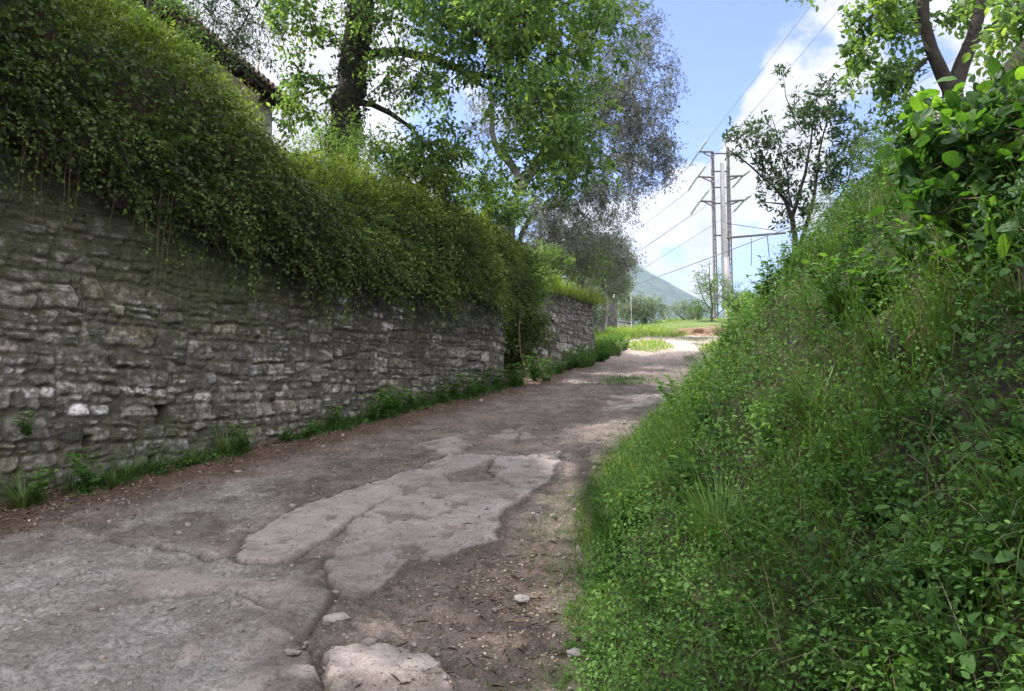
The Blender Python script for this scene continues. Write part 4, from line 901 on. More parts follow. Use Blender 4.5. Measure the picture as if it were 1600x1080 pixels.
# ------------------------------------------------------------------ far end of the lane
gpz = at(955, 522, 36)
pil = thing('gate_pillar', gpz, 'dark square stone gate pillar with a flat cap at the head of the lane', 'pillar'); po = np.array(pil.location)
g_ = G(po); c = at(955, 490, 36); g_.box((c[0], c[1], (gpz[2] + at(955, 462, 36)[2]) / 2), (.42, .42, at(955, 462, 36)[2] - gpz[2] + .2), .2, .03); g_.build('shaft', M['pillar'], pil)
g_ = G(po); g_.box((c[0], c[1], at(955, 458, 36)[2]), (.56, .56, .12), .2, .02); g_.build('cap', M['pillar'], pil)
lp = at(962, 463, 35.6); lamp = thing('globe_lamp', lp, 'small white globe lamp fixed on the face of the gate pillar', 'lamp')
def sphere(c, r, k=12, sq=1.0):
    th = np.linspace(0, pi, k)[:, None]; ph = np.linspace(0, 2 * pi, 2 * k, endpoint=False)[None]
    V = np.stack([np.sin(th) * np.cos(ph), np.sin(th) * np.sin(ph), np.cos(th) * sq + 0 * ph], -1).reshape(-1, 3) * r + np.asarray(c); K = 2 * k
    F = [[i * K + j, i * K + (j + 1) % K, (i + 1) * K + (j + 1) % K, (i + 1) * K + j] for i in range(k - 1) for j in range(K)]; return V, F
g_ = G(lp); g_.add(*sphere(lp, .12)); g_.build('globe', M['lampglass'], lamp)
g_ = G(lp); g_.tube([lp + (0, .10, 0), lp + (0, .30, 0)], .03, 6); g_.build('bracket', M['steel'], lamp)
f0, f1 = at(964, 524, 36.2), at(992, 524, 37.2)
fen = thing('low_railing', f0, 'low dark railing closing the lane beside the gate pillar', 'railing')
g_ = G(f0); 
for h_ in (.12, .62): g_.box(((f0[0] + f1[0]) / 2, (f0[1] + f1[1]) / 2, f0[2] + h_), (np.linalg.norm(f1[:2] - f0[:2]), .05, .05), math.atan2(f1[1] - f0[1], f1[0] - f0[0]))
g_.build('rail', M['steel'], fen)
for j in range(8):
    p = f0 + (f1 - f0) * j / 7; g_ = G(f0); g_.tube([p + (0, 0, -.1), p + (0, 0, .66)], .022, 5); g_.build('baluster', M['steel'], fen)
p = at(987, 524, 35.5); ps = thing('utility_post', p, 'thin pale post standing next to the low railing', 'post'); g_ = G(p); g_.tube([p + (0, 0, -.1), at(986, 478, 35.5), at(985.5, 440, 35.5)], [.022, .02, .018], 8); g_.build('shaft', M['conc'], ps)
g_ = G(p); q_ = at(985.5, 440, 35.5); g_.tube([q_ - (.16, 0, .06), q_ + (.16, 0, -.06)], .014, 5); g_.build('bracket', M['steel'], ps)
p = at(1091, 512, 41); ps = thing('fence_post', p, 'rough wooden post in the grass beside the slender young tree', 'post'); g_ = G(p); g_.tube([p, at(1091, 495, 41), at(1092, 478, 41)], [.10, .10, .09], 9); g_.build('post', M['bark'], ps)
g_ = G(p); q_ = at(1092, 478, 41); g_.tube([q_ + (0, 0, -.12), q_ + (0, 0, -.08)], .105, 9); g_.build('wire_tie', M['steel'], ps)

tree('olive_tree', 'broad round olive tree between the low railing and the mountain', 'tree', [(lim(40, (1010, 530), (1008, 500), (1000, 480), (990, 465)), [.14, .1, .07, .03]), (lim(40, (1008, 500), (1022, 478), (1030, 465)), [.06, .05, .02])],
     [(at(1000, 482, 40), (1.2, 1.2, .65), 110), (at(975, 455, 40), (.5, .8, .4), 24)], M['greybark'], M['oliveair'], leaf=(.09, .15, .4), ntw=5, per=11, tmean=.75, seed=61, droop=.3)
tree('olive_tree', 'sparse olive tree with crooked branches before the blue mountain', 'tree', [(lim(46, (1072, 525), (1075, 505), (1090, 490), (1098, 478)), [.1, .08, .05, .02]), (lim(46, (1075, 508), (1062, 492), (1050, 485)), [.06, .04, .02])],
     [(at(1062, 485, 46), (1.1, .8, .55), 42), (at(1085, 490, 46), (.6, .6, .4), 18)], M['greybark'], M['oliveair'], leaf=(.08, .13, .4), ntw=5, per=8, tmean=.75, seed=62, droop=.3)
tree('young_tree', 'slender young tree with sparse pale leaves in front of the pylon', 'tree', [(lim(38, (1112, 512), (1112, 470), (1108, 440), (1108, 405)), [.06, .045, .03, .012]), (lim(38, (1112, 480), (1130, 450), (1140, 430)), [.03, .02, .01]), (lim(38, (1112, 490), (1095, 460), (1088, 430)), [.03, .02, .01]), (lim(38, (1112, 500), (1150, 465), (1180, 440)), [.03, .02, .01])],
     [(at(1108, 445, 38), (.8, .7, 1.0), 70), (at(1140, 460, 38), (.8, .7, .6), 40), (at(1100, 480, 38), (.7, .6, .5), 34)], M['greybark'], M['light'], leaf=(.06, .11, .45), ntw=4, per=7, tmean=.3, seed=63, droop=.3, up=.3)
shrub('bush', 'bright yellow green bush right behind the pylon footing', 1165, 480, 44, (1.1, .8, .8), 110, M['light'], (.10, .16, .5), 64, 11, 5, tmean=.8, twl=(.2, .4))
shrub('bush', 'sunlit yellow green bush where the bank meets the sky', 1195, 490, 36, (1.0, .8, .55), 90, M['light'], (.08, .13, .5), 65, 11, 5, tmean=.85, twl=(.2, .4))
shrub('bush', 'low green bush in the grass under the sparse olive tree', 1035, 512, 42, (1.2, .6, .28), 60, M['tree'], (.08, .13, .5), 66, 9, 5, tmean=.7, twl=(.1, .3))

# ------------------------------------------------------------------ trees on the bank
Y0 = 15.5
tree('cherry_sapling', 'slim dark leaved sapling with upright shoots on the crest of the bank', 'tree',
     [(lim(Y0, (1250, 440), (1242, 390), (1240, 345), (1232, 310), (1205, 285), (1172, 262), (1140, 235)), [.06, .055, .05, .035, .025, .018, .008]),
      (lim(Y0, (1244, 380), (1236, 340), (1258, 270), (1268, 220), (1275, 160)), [.05, .045, .03, .02, .008]), (lim(Y0, (1246, 400), (1262, 350), (1276, 290), (1280, 235), (1300, 160)), [.05, .04, .03, .02, .008]),
      (lim(Y0, (1248, 400), (1290, 340), (1320, 300), (1345, 200)), [.03, .025, .018, .006]), (lim(Y0, (1234, 320), (1210, 318), (1195, 316)), [.02, .015, .01]), (lim(Y0, (1262, 215), (1240, 185), (1228, 150), (1224, 118)), [.012, .01, .008, .004]),
      (lim(Y0, (1238, 325), (1225, 250), (1205, 180)), [.022, .014, .006])],
     [(at(1165, 225, Y0), (.5, .45, .35), 18), (at(1195, 240, Y0), (.45, .45, .65), 24), (at(1265, 175, Y0), (.35, .4, .65), 30), (at(1215, 280, Y0), (.5, .45, .5), 24), (at(1300, 165, Y0), (.4, .4, .55), 26), (at(1330, 220, Y0), (.45, .45, .6), 28), (at(1275, 265, Y0), (.6, .45, .6), 30),
      (at(1320, 290, Y0), (.5, .5, .6), 22), (at(1240, 330, Y0), (.5, .4, .5), 22), (at(1222, 115, Y0), (.08, .08, .10), 3)],
     M['bark'], M['sapling'], leaf=(.07, .115, .45), ntw=3, twl=(.12, .3), per=8, droop=.05, up=.35, seed=71, clump=.03, minr=.005, tmean=.4, kind='ovate')
Y0 = 8.2
tree('mulberry_tree', 'forked dark trunked tree with broad leaves on the bank over the lane', 'tree',
     [(lim(Y0, (1500, 330), (1495, 230), (1490, 175), (1488, 140)), [.14, .12, .105, .1]), (lim(Y0, (1488, 145), (1470, 115), (1453, 80), (1445, 30), (1447, -60), (1440, -180)), [.085, .075, .065, .06, .05, .03]),
      (lim(Y0, (1488, 148), (1505, 100), (1522, 62), (1530, 20), (1540, -60)), [.09, .08, .07, .06, .04]), (lim(Y0, (1520, 68), (1550, 40), (1578, 8), (1610, -50)), [.04, .035, .03, .02]),
      (lim(Y0, (1445, 20), (1400, 0), (1360, 30), (1330, 60)), [.03, .025, .018, .008]), (lim(Y0, (1455, 85), (1430, 115), (1405, 150)), [.02, .016, .006])],
     [(at(1370, 25, Y0), (.38, .45, .18), 20), (at(1338, 85, Y0), (.16, .3, .14), 7), (at(1420, 30, Y0 + .3), (.3, .35, .25), 12), (at(1405, 115, Y0 + .4), (.35, .3, .2), 13), (at(1490, 20, Y0 + .5), (.3, .3, .25), 8), (at(1450, -120, Y0), (1.5, 1.3, .6), 60), (at(1380, 128, Y0), (.2, .3, .06), 6),
      (at(1590, 90, Y0), (.2, .5, .4), 8), (at(1425, 175, Y0 + .5), (.3, .4, .18), 10)],
     M['bark'], M['tree'], leaf=(.05, .095, .6), ntw=4, twl=(.1, .28), per=9, droop=.35, seed=72, clump=.035, minr=.005, tmean=.45, kind='ovate')
tree('leaning_tree', 'thick dark trunk leaning outwards behind the broad leaved bush', 'tree',
     [(lim(5.6, (1470, 290), (1515, 205), (1550, 150), (1600, 85), (1700, -60)), [.10, .095, .09, .085, .07])],
     [(at(1720, -80, 5.8), (1.0, 1.2, .5), 50), (at(1600, 20, 5.8), (.25, .3, .15), 8)], M['bark'], M['tree'], leaf=(.06, .1, .6), ntw=4, twl=(.1, .3), per=9, droop=.35, seed=73, clump=.04, kind='ovate')
shrub('bush', 'pale feathery bush between the sapling and the forked tree', 1405, 250, 10.5, (.7, .6, .55), 110, M['light'], (.03, .055, .4), 74, 11, 5, tmean=.3)
shrub('bush', 'feathery light green bush trailing down from the forked tree trunk', 1430, 290, 8.6, (.45, .4, .35), 80, M['tree'], (.025, .05, .35), 78, 11, 5, tmean=.7)
shrub('bush', 'thin airy bush standing over the steep middle of the bank edge', 1265, 410, 14.5, (.45, .4, .3), 60, M['tree'], (.03, .055, .3), 79, 10, 5, tmean=.6)
shrub('bush', 'dark thicket of small leaves below the leaning trunk', 1540, 230, 6.2, (.5, .4, .3), 70, M['tree'], (.035, .06, .5), 75, 11, 5, tmean=.3)
shrub('bush', 'wispy bush on the crest just beside the sapling stem', 1330, 330, 12.5, (.7, .5, .4), 80, M['tree'], (.03, .055, .3), 76, 11, 5, tmean=.5)
# broad leaved bush close to the viewer
c = at(1545, 300, 3.8); bb = np.array([c[0] + .5, c[1] + .2, float(surf(c[0] + .5, c[1] + .2)) - .05])
tree('broad_leaved_bush', 'bush with large bright translucent leaves reaching out over the bank', 'shrub',
     [([bb, bb + (-.1, -.1, .35), at(1560, 330, 3.7), at(1500, 250, 3.65)], [.025, .02, .014, .008]), ([bb, at(1600, 300, 3.9), at(1560, 210, 3.8), at(1490, 180, 3.8)], [.022, .018, .012, .006]), ([bb, at(1590, 380, 3.55), at(1530, 370, 3.8), at(1450, 400, 3.8)], [.02, .015, .01, .005]), ([bb, at(1640, 250, 3.7), at(1640, 160, 3.7)], [.02, .015, .008])],
     [(at(1520, 260, 3.7), (.32, .35, .26), 36), (at(1580, 210, 3.7), (.32, .35, .22), 34), (at(1470, 340, 3.55), (.13, .2, .15), 10), (at(1540, 360, 3.9), (.25, .3, .12), 22), (at(1600, 300, 3.55), (.25, .3, .3), 30), (at(1460, 240, 3.7), (.12, .2, .18), 10), (at(1650, 300, 3.7), (.3, .4, .5), 30), (at(1590, 190, 3.6), (.16, .25, .16), 20), (at(1575, 400, 3.3), (.16, .2, .10), 16), (at(1500, 175, 3.9), (.2, .2, .10), 14)],
     M['stem'], M['big'], leaf=(.04, .10, .80), ntw=2, twl=(.06, .2), per=5, droop=.15, up=.1, seed=77, clump=.03, minr=.004, kind='heart', tmean=.42, tvar=.9)

# ------------------------------------------------------------------ growth on the bank
def bank_pts(m, ymin, ymax, emin, emax, pw=1.0, emode=1.0):
    a = rng.random(m); Y = ymin * (ymax / ymin) ** (a ** pw); e = emin + (emax - emin) * rng.random(m) ** emode
    X = toe(Y) + e; return X, Y, e, base_z(X, Y) + bank_h(X, Y)
gc = G()
m = 200000; X, Y, e, Z = bank_pts(m, 1.3, 26, -.12, 6.2, .9, 1.15)
z1 = fbm(X * .9, Y * .9, 0, 3, 121); z2 = fbm(X * 3, Y * 3, 0, 2, 122)
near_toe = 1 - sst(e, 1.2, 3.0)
keep = rng.random(m) < np.clip(.42 + .5 * near_toe + .8 * z1 + .5 * z2, .06, 1); keep &= (e > .0) | (rng.random(m) < .3)
X, Y, e, Z, z1, z2, nt_f = [v[keep] for v in (X, Y, e, Z, z1, z2, near_toe)]; m = len(X)
hh = (.03 + .22 * rng.random(m) ** 1.3 * (.6 + .7 * np.clip(z1 + .3, 0, 1))) * sst(e, -.2, .5)
sl = np.stack([-.75 + 0 * X, -.1 + 0 * X, .9 + 0 * X], 1); sl = nrm(sl)
P = np.stack([X, Y, Z], 1) + sl * hh[:, None]
dist = np.maximum(Y, 2.0); sz = rng.uniform(.012, .028, m) * (.68 + .075 * dist) * (1 + .5 * (rng.random(m) < .08))
nn = nrm(np.array([-.35, -.25, 1.0]) + .75 * rdir(m)); D = nrm(rdir(m) + np.array([-.3, -.2, -.1]))
tt = np.clip(.20 - .28 * sst(e, 1.5, 2.5) * (1 - sst(Y, 6, 9)) + .36 * nt_f - .2 * (1 - sst(Y, 2.2, 4)) + .35 * rng.random(m) + .3 * z1 + .5 * (hh - .1), 0, 1); tt[rng.random(m) < .012] = 1  # toe: fresh green plus painted light; near upper bank: bush shadow in the tint
far = Y > 6.5
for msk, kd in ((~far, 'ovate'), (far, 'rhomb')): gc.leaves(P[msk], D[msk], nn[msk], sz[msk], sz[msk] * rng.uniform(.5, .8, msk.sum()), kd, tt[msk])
# ivy sized leaves, in patches higher up
m = 11000; X, Y, e, Z = bank_pts(m, 1.3, 14, .8, 5, .8, 1.0); z1 = fbm(X * .8 + 9, Y * .8, 0, 3, 131); kp = z1 > -.05; X, Y, Z, z1 = X[kp], Y[kp], Z[kp], z1[kp]; m = len(X)
P = np.stack([X, Y, Z], 1) + sl[0] * rng.uniform(.06, .26, m)[:, None]; sz = rng.uniform(.022, .045, m)
gc.leaves(P, nrm(rdir(m) + np.array([-.5, -.3, -.4])), nrm(np.array([-.5, -.3, .9]) + .5 * rdir(m)), sz, sz * .85, 'heart_small' , np.clip(.15 + .4 * rng.random(m), 0, 1))
m = 15000; X, Y, e, Z = bank_pts(m, 1.25, 24, -.05, 6.0, .9, 1.1); z1 = fbm(X * .8 + 31, Y * .8, 0, 3, 171); z2 = fbm(X * 2.4, Y * 2.4, 0, 2, 172); nt_f = 1 - sst(e, 1.3, 3.0)
kp = rng.random(m) < np.clip(.5 + .9 * z1 + .7 * z2 + .25 * nt_f, .03, 1); X, Y, e, Z, z1, nt_f = [v[kp] for v in (X, Y, e, Z, z1, nt_f)]; m = len(X)
for lo, hi, kd, nl in ((0, 5.5, 'ovate', 10), (5.5, 99, 'rhomb', 9)):
    q = (Y >= lo) & (Y < hi); k_ = q.sum()
    sprigs(gc, np.stack([X, Y, Z], 1)[q], nrm(sl[0] + .8 * rdir(k_)), rng.uniform(.12, .42, k_) * (1 + .5 * z1[q]) * np.clip(.4 + e[q], .4, 1), nl, rng.uniform(.016, .038, k_) * (.75 + .07 * Y[q]), rng.uniform(.1, .7, k_), np.clip(.34 - .28 * (sst(e, 1.5, 2.5) * (1 - sst(Y, 6, 9)))[q] + .30 * nt_f[q] + .25 * z1[q] + .14 * rng.normal(size=k_), 0, 1), kd, .5)  # sprig tint holds the same painted toe light and bush shadow
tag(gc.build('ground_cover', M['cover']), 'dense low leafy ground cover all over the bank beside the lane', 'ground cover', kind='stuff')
gg = G()
m = 100000; X, Y, e, Z = bank_pts(m, 1.3, 27, -.12, 6.5, .85, 1.1); z1 = fbm(X * 1.1 + 4, Y * 1.1, 0, 3, 141)
kp = rng.random(m) < np.clip(.40 + 1.3 * z1 + .25 * (e < 1.2), .03, 1); X, Y, e, Z, z1 = X[kp], Y[kp], e[kp], Z[kp], z1[kp]; m = len(X)
ln = rdir(m)[:, :2] + np.array([-.8, -.35])
gg.blades(np.stack([X, Y, Z], 1), (.10 + .34 * rng.random(m) ** 1.5 * (1 + z1)) * np.clip(.45 + e * 1.2, .4, 1.1), rng.uniform(.003, .0065, m) * (.8 + .06 * Y), ln, rng.uniform(.3, 1.3, m), np.clip(.25 + .55 * rng.random(m) + .2 * z1, 0, 1))
tag(gg.build('bank_grass', M['grass']), 'long thin grass growing through the ground cover on the bank', 'grass', kind='stuff')
gd = G(); m = 9000; X, Y, e, Z = bank_pts(m, 1.3, 22, .5, 5.5, .85, .9); z1 = fbm(X * .9 + 7, Y * .9, 0, 3, 161); kp = z1 > -.15; X, Y, Z = X[kp], Y[kp], Z[kp]; m = len(X)
gd.blades(np.stack([X, Y, Z + .03], 1), rng.uniform(.12, .5, m), rng.uniform(.002, .004, m) * (.8 + .06 * Y), rdir(m)[:, :2] + np.array([-.6, 0]), rng.uniform(.2, 1.5, m), rng.random(m))
tag(gd.build('dry_stalks', M['litter']), 'brown dry stalks and bramble canes tangled over the bank', 'dry stalks', kind='stuff')
# short worn grass at the lane's edge
gv = G(); m = 30000; Y = 1.5 * (20 / 1.5) ** rng.random(m); e = -rng.random(m) ** 1.6 * .55; X = toe(Y) + e + .05; z1 = fbm(X * 3, Y * 3, 0, 3, 151); kp = rng.random(m) < np.clip(.5 + z1 + e, .03, 1); X, Y, e = X[kp], Y[kp], e[kp]; m = len(X)
gv.blades(np.stack([X, Y, base_z(X, Y) + .01], 1), rng.uniform(.02, .09, m) * np.clip(1 + e * 1.2, .3, 1), rng.uniform(.002, .004, m) * (1 + .05 * Y), rdir(m)[:, :2], rng.uniform(.2, 1.4, m), np.clip(.15 + .6 * rng.random(m), 0, 1))
m = 9000; Y = 14 * (30 / 14) ** rng.random(m); uq = .52 + rng.normal(0, .08, m); X = xL(Y) + (toe(Y) - xL(Y)) * uq; z1 = fbm(X * 1.3, Y * .6, 0, 3, 72); kp = z1 > .0; X, Y = X[kp], Y[kp]; m = len(X)
gv.blades(np.stack([X, Y, base_z(X, Y) + .03], 1), rng.uniform(.03, .10, m), rng.uniform(.005, .009, m), rdir(m)[:, :2], rng.uniform(.3, 1.2, m), rng.random(m) * .6)
tag(gv.build('verge_grass', M['grass']), 'short worn grass fringing the lane and its middle strip', 'grass', kind='stuff')
# sunlit meadow at the crest
gq = G(); m = 90000; X = rng.uniform(2.0, 20, m); Y = rng.uniform(19, 50, m)
road_end = (X > xL(Y) + .15) & (X < toe(Y) + .3) & (Y < 23 + .25 * X) 
isl = (poly_sd(gp((965, 537), (1030, 532), (1055, 545), (1020, 552), (985, 548)), X, Y) > 0)
patch = poly_sd(gp((905, 536), (975, 534), (1010, 528), (1060, 528), (1105, 522), (1135, 524), (1160, 500), (1160, 495), (1140, 490), (1000, 490), (900, 490)), X, Y) > 0
right = poly_sd(gp((1090, 548), (1130, 538), (1165, 520), (1150, 560), (1110, 556)), X, Y) > 0
kp = isl | patch | right; X, Y = X[kp], Y[kp]; m = len(X); Z = farz(X, Y)
Z = np.where((X > xL(Y)) & (X < toe(Y) + .3), base_z(X, Y), Z)
gq.blades(np.stack([X, Y, Z], 1), rng.uniform(.10, .42, m) * np.where(isl[kp], .5, 1), rng.uniform(.012, .026, m), rdir(m)[:, :2], rng.uniform(.2, 1, m), rng.random(m))
tag(gq.build('meadow_grass', M['sungrass']), 'sunlit yellow green grass over the crest at the head of the lane', 'grass', kind='stuff')
# grass hanging from the short wall and on the foot of the terrace beyond it
gh = G((2, 20, 3.8)); m = 3200; a = rng.random(m); Pp = np.array([.7, 17.2]) + (np.array([2.4, 21.3]) - np.array([.7, 17.2])) * (a ** .7)[:, None]; Pp = Pp + rng.normal(0, .12, (m, 2)) - np.array([.92, -.39]) * .15
gh.blades(np.stack([Pp[:, 0], Pp[:, 1], 3.66 + .12 * rng.random(m)], 1), rng.uniform(.2, .8, m) * rng.random(m) ** .5, rng.uniform(.006, .012, m), np.array([.7, -.3]) + 1.0 * rdir(m)[:, :2], rng.uniform(.5, 2.0, m), np.clip(.4 + .55 * rng.random(m), 0, 1))
o = gh.build('trailing_grass', M['sungrass']); tag(o, 'long pale grass trailing over the top of the short stone wall', 'grass', kind='stuff')
gh = G(); m = 24000; Y = rng.uniform(20.8, 36, m); wv = rng.uniform(-.5, 2.4, m); X = xL(Y) - wv / .91; Z = np.maximum(mound_h(X, Y), base_z(X, Y))
gh.blades(np.stack([X, Y, Z], 1), rng.uniform(.12, .4, m), rng.uniform(.01, .018, m), np.array([.6, -.3]) + rdir(m)[:, :2], rng.uniform(.3, 1.2, m), np.clip(.2 + .6 * rng.random(m), 0, 1))
tag(gh.build('terrace_grass', M['grass']), 'green grass on the slope past the short stone wall', 'grass', kind='stuff')

# eroded earth edge under the meadow
gE = G(); u_ = np.linspace(0, 1, 60); a = gnd(1052, 527); b = gnd(1160, 522)
e0 = np.stack([a[0] + (b[0] - a[0]) * u_, a[1] + (b[1] - a[1]) * u_ + .5 * np.sin(u_ * 9)], 1); rows = []
for j, (dy, dz) in enumerate(((-.5, -.05), (-.15, .02), (0, .16), (.08, .30), (.5, .36), (1.6, .2))):
    x_ = e0[:, 0] + .1 * vn(u_ * 14, j + 0 * u_, seed=8); y_ = e0[:, 1] + dy + .15 * vn(u_ * 12, j + 0 * u_, seed=9); rows.append(np.stack([x_, y_, base_z(x_, y_) + dz * (np.sin(pi * u_) ** .5) + .03 * vn(u_ * 25, j + 0 * u_, seed=12)], 1))
V = np.concatenate(rows); i = np.arange(5)[:, None] * 60 + np.arange(59)[None]
tag(mk('earth_edge', V, np.stack([i, i + 1, i + 61, i + 60], -1).reshape(-1, 4), M['redsoil']), kind='structure')

# ------------------------------------------------------------------ single plants
def copy_tree(o, parent=None):
    c = o.copy(); COL.objects.link(c); c.parent = parent
    for ch in list(o.children): copy_tree(ch, c)
    return c
def weed(kind, seed, name, leafm):
    r = np.random.default_rng(seed); root = thing(name, (0, 0, 0), '', ''); gsd, gf = G(), G()
    if kind == 'tuft':
        m = 130; a = r.random(m) * 2 * pi; P = np.stack([np.cos(a), np.sin(a), 0 * a], 1) * (.06 * r.random(m))[:, None]
        gf.blades(P, r.uniform(.14, .36, m), r.uniform(.004, .008, m), np.stack([np.cos(a), np.sin(a)], 1) + .3 * r.normal(size=(m, 2)), r.uniform(.4, 1.3, m), r.random(m) * .8); gf.build('blades', leafm, root)
    else:
        for s in range(9):
            a = r.random() * 2 * pi; h = r.uniform(.14, .34); l = r.uniform(.05, .16); t = np.linspace(0, 1, 5)[:, None]
            pts = np.concatenate([np.cos(a) * l * t ** 1.5, np.sin(a) * l * t ** 1.5, h * t], 1); gsd.tube(pts, [.004, .0035, .003, .002, .0015], 4, cap=False)
            m = 22; q = r.random(m); P = np.stack([np.interp(q, t[:, 0], pts[:, i_]) for i_ in range(3)], 1); b = r.random(m) * 2 * pi; D = np.stack([np.cos(b), np.sin(b), .25 + 0 * b], 1)
            sz = r.uniform(.035, .075, m) * (1.1 - .4 * q); gf.leaves(P, D, nrm(np.array([0, 0, 1.0]) + .4 * r.normal(size=(m, 3))), sz, sz * .55, 'ovate', np.clip(.2 + .6 * q + .2 * r.random(m), 0, 1))
        gsd.build('stem', leafm, root); gf.build('leaves', leafm, root)
    return root
protos = [weed('herb', 1, 'weed_clump', M['cover']), weed('herb', 2, 'weed_clump', M['cover']), weed('tuft', 3, 'grass_tuft', M['grass'])]
used = [False] * 3
def put(k, X, Y, s, rz, label, cat, group, z=None):
    if used[k]: o = copy_tree(protos[k])
    else: o = protos[k]; used[k] = True
    z = float(base_z(np.array(X), np.array(Y))) if z is None else z
    o.location = (X, Y, z - .01); o.rotation_euler = (0, 0, rz); o.scale = (s, s, s); o['label'] = label; o['category'] = cat; o['group'] = group; return o
foot = [(15, 2, 1.0), (30, 0, .9), (110, 0, .9), (150, 2, .9), (185, 2, .8), (245, 2, .6), (280, 2, .9), (345, 2, 1.0), (360, 0, .8), (430, 0, .7), (455, 1, .6), (490, 2, .9), (510, 0, .9), (535, 1, 1.0), (560, 0, 1.2), (585, 1, 1.5), (605, 0, 1.6), (625, 1, 1.3), (650, 0, 1.0), (675, 1, 1.3),
        (695, 0, 1.5), (715, 1, 1.3), (735, 0, 1.0), (752, 1, 1.0), (765, 0, 1.1), (780, 1, 1.3), (792, 0, 1.2)]
for j, (px, k, s) in enumerate(foot):
    u_ = u_of(px); p = W1s + wd * u_ - back * rng.uniform(.08, .30)
    if rng.random() < .12: continue
    put(k, p[0], p[1], s * rng.uniform(.75, 1.35), rng.random() * 6, 'green weeds sprouting along the foot of the long stone wall' if k < 2 else 'grass tuft at the foot of the long stone wall', 'weeds' if k < 2 else 'grass tuft', 'weeds at the foot of the long wall' if k < 2 else 'grass tufts at the foot of the long wall')
for j in range(40):
    f_ = rng.random() ** .9; Yq = 14.7 + 10.5 * f_; Xq = float(xL(Yq)) + rng.uniform(.05, .75); k = int(rng.choice([0, 1, 2], p=[.4, .35, .25]))
    put(k, Xq, Yq, rng.uniform(.6, 1.9), rng.random() * 6, 'leafy weeds lining the foot of the short wall and the gap', 'weeds', 'weeds beyond the end of the long wall')
u_, z_ = wz(35, 680); p = W1s + wd * u_ - back * .08; put(1, p[0], p[1], .7, 1, 'small leafy plant rooted in a joint of the long stone wall', 'plant', 'plant in the wall', z=z_)['group'] = 'plant in the wall'
for j in range(150):
    X, Y, e, Z = bank_pts(1, 1.8, 16, .15, 4.2); k = int(rng.choice([0, 1, 2], p=[.3, .3, .4]))
    put(k, X[0], Y[0], rng.uniform(.55, .95) * (1 if Y[0] < 4 else 1.5), rng.random() * 6, 'leafy weed clump rising from the ground cover of the bank' if k < 2 else 'arching grass tuft rising from the ground cover of the bank', 'weeds' if k < 2 else 'grass tuft', 'weed clumps on the bank' if k < 2 else 'grass tufts on the bank', z=float(Z[0]))
gz = G(); m = 9000; u_ = u_of(0) - 3 + (LW - u_of(0) + 3) * rng.random(m); cl = fbm(u_ * 1.3, 0 * u_, 0, 3, 181); kp = cl + .3 * rng.random(m) + .35 * sst(u_, u_of(380), u_of(600)) > .12; u_ = u_[kp]; m = len(u_)
P = W1s[None] + wd[None] * u_[:, None] - back[None] * (.05 + np.abs(rng.normal(0, .12, m)))[:, None]; Z = base_z(P[:, 0], P[:, 1])
gz.blades(np.concatenate([P, Z[:, None]], 1), rng.uniform(.05, .24, m), rng.uniform(.003, .007, m), rdir(m)[:, :2] - back[None] * .5, rng.uniform(.3, 1.5, m), rng.random(m) * .8)
k_ = m // 6; sprigs(gz, np.concatenate([P, Z[:, None]], 1)[:k_], rdir(k_, 1.0) * [1, 1, .8], rng.uniform(.08, .3, k_), 8, rng.uniform(.025, .05, k_), .5, np.clip(.4 + .2 * rng.normal(size=k_), 0, 1), 'rhomb', .6)
tag(gz.build('wall_foot_grass', M['cover']), 'low grass and seedlings along the foot of the long stone wall', 'grass', kind='stuff')
# the tall tuft
def bank_hit(px, py):
    d = px_dir(px, py); t = np.linspace(.0008, .03, 6000); P = np.array([0, 0, CAMZ]) + d[None] * t[:, None]
    below = P[:, 2] < surf(P[:, 0], P[:, 1]); k = int(np.argmax(below)); return P[k]
p = bank_hit(1125, 880); tf = thing('tall_grass_tuft', p, 'tallest fresh green grass tuft standing on the lower bank', 'grass tuft'); g_ = G(p); m = 240; a = rng.random(m) * 2 * pi
g_.blades(p + np.stack([np.cos(a), np.sin(a), 0 * a], 1) * (.07 * rng.random(m))[:, None], rng.uniform(.25, .58, m), rng.uniform(.005, .009, m), np.stack([np.cos(a), np.sin(a)], 1), rng.uniform(.1, .9, m), np.clip(.35 + .5 * rng.random(m), 0, 1)); g_.build('blades', M['grass'], tf)
p = bank_hit(1415, 620); st = thing('tree_stump', p, 'short dark broken stump poking out of the bank', 'stump'); g_ = G(p); g_.tube([p - (0, 0, .1), p + (-.03, 0, .18), p + (-.06, 0, .30)], [.035, .03, .02], 9); g_.build('stump', M['bark'], st)
g_ = G(p); g_.tube([p + (-.03, 0, .2), p + (.05, -.03, .30), p + (.08, -.04, .4)], [.010, .007, .004], 6); g_.build('side_shoot', M['stem'], st)
p = at(1620, 480, 3.2); tw = tag(None or thing('dead_twig', at(1530, 590, 3.2), 'pale bare twig slanting over the dark part of the bank', 'twig')); g_ = G(tw.location)
g_.tube([at(1500, 640, 3.15), at(1530, 590, 3.2), at(1570, 520, 3.2), at(1625, 465, 3.3)], [.002, .004, .005, .006], 6); g_.build('twig', M['straw'], tw)
g_ = G(tw.location); g_.tube([at(1530, 590, 3.2), at(1552, 570, 3.18), at(1585, 530, 3.25)], [.003, .003, .002], 5); g_.tube([at(1540, 575, 3.2), at(1535, 550, 3.2)], [.003, .001], 4); g_.build('side_twig', M['straw'], tw)

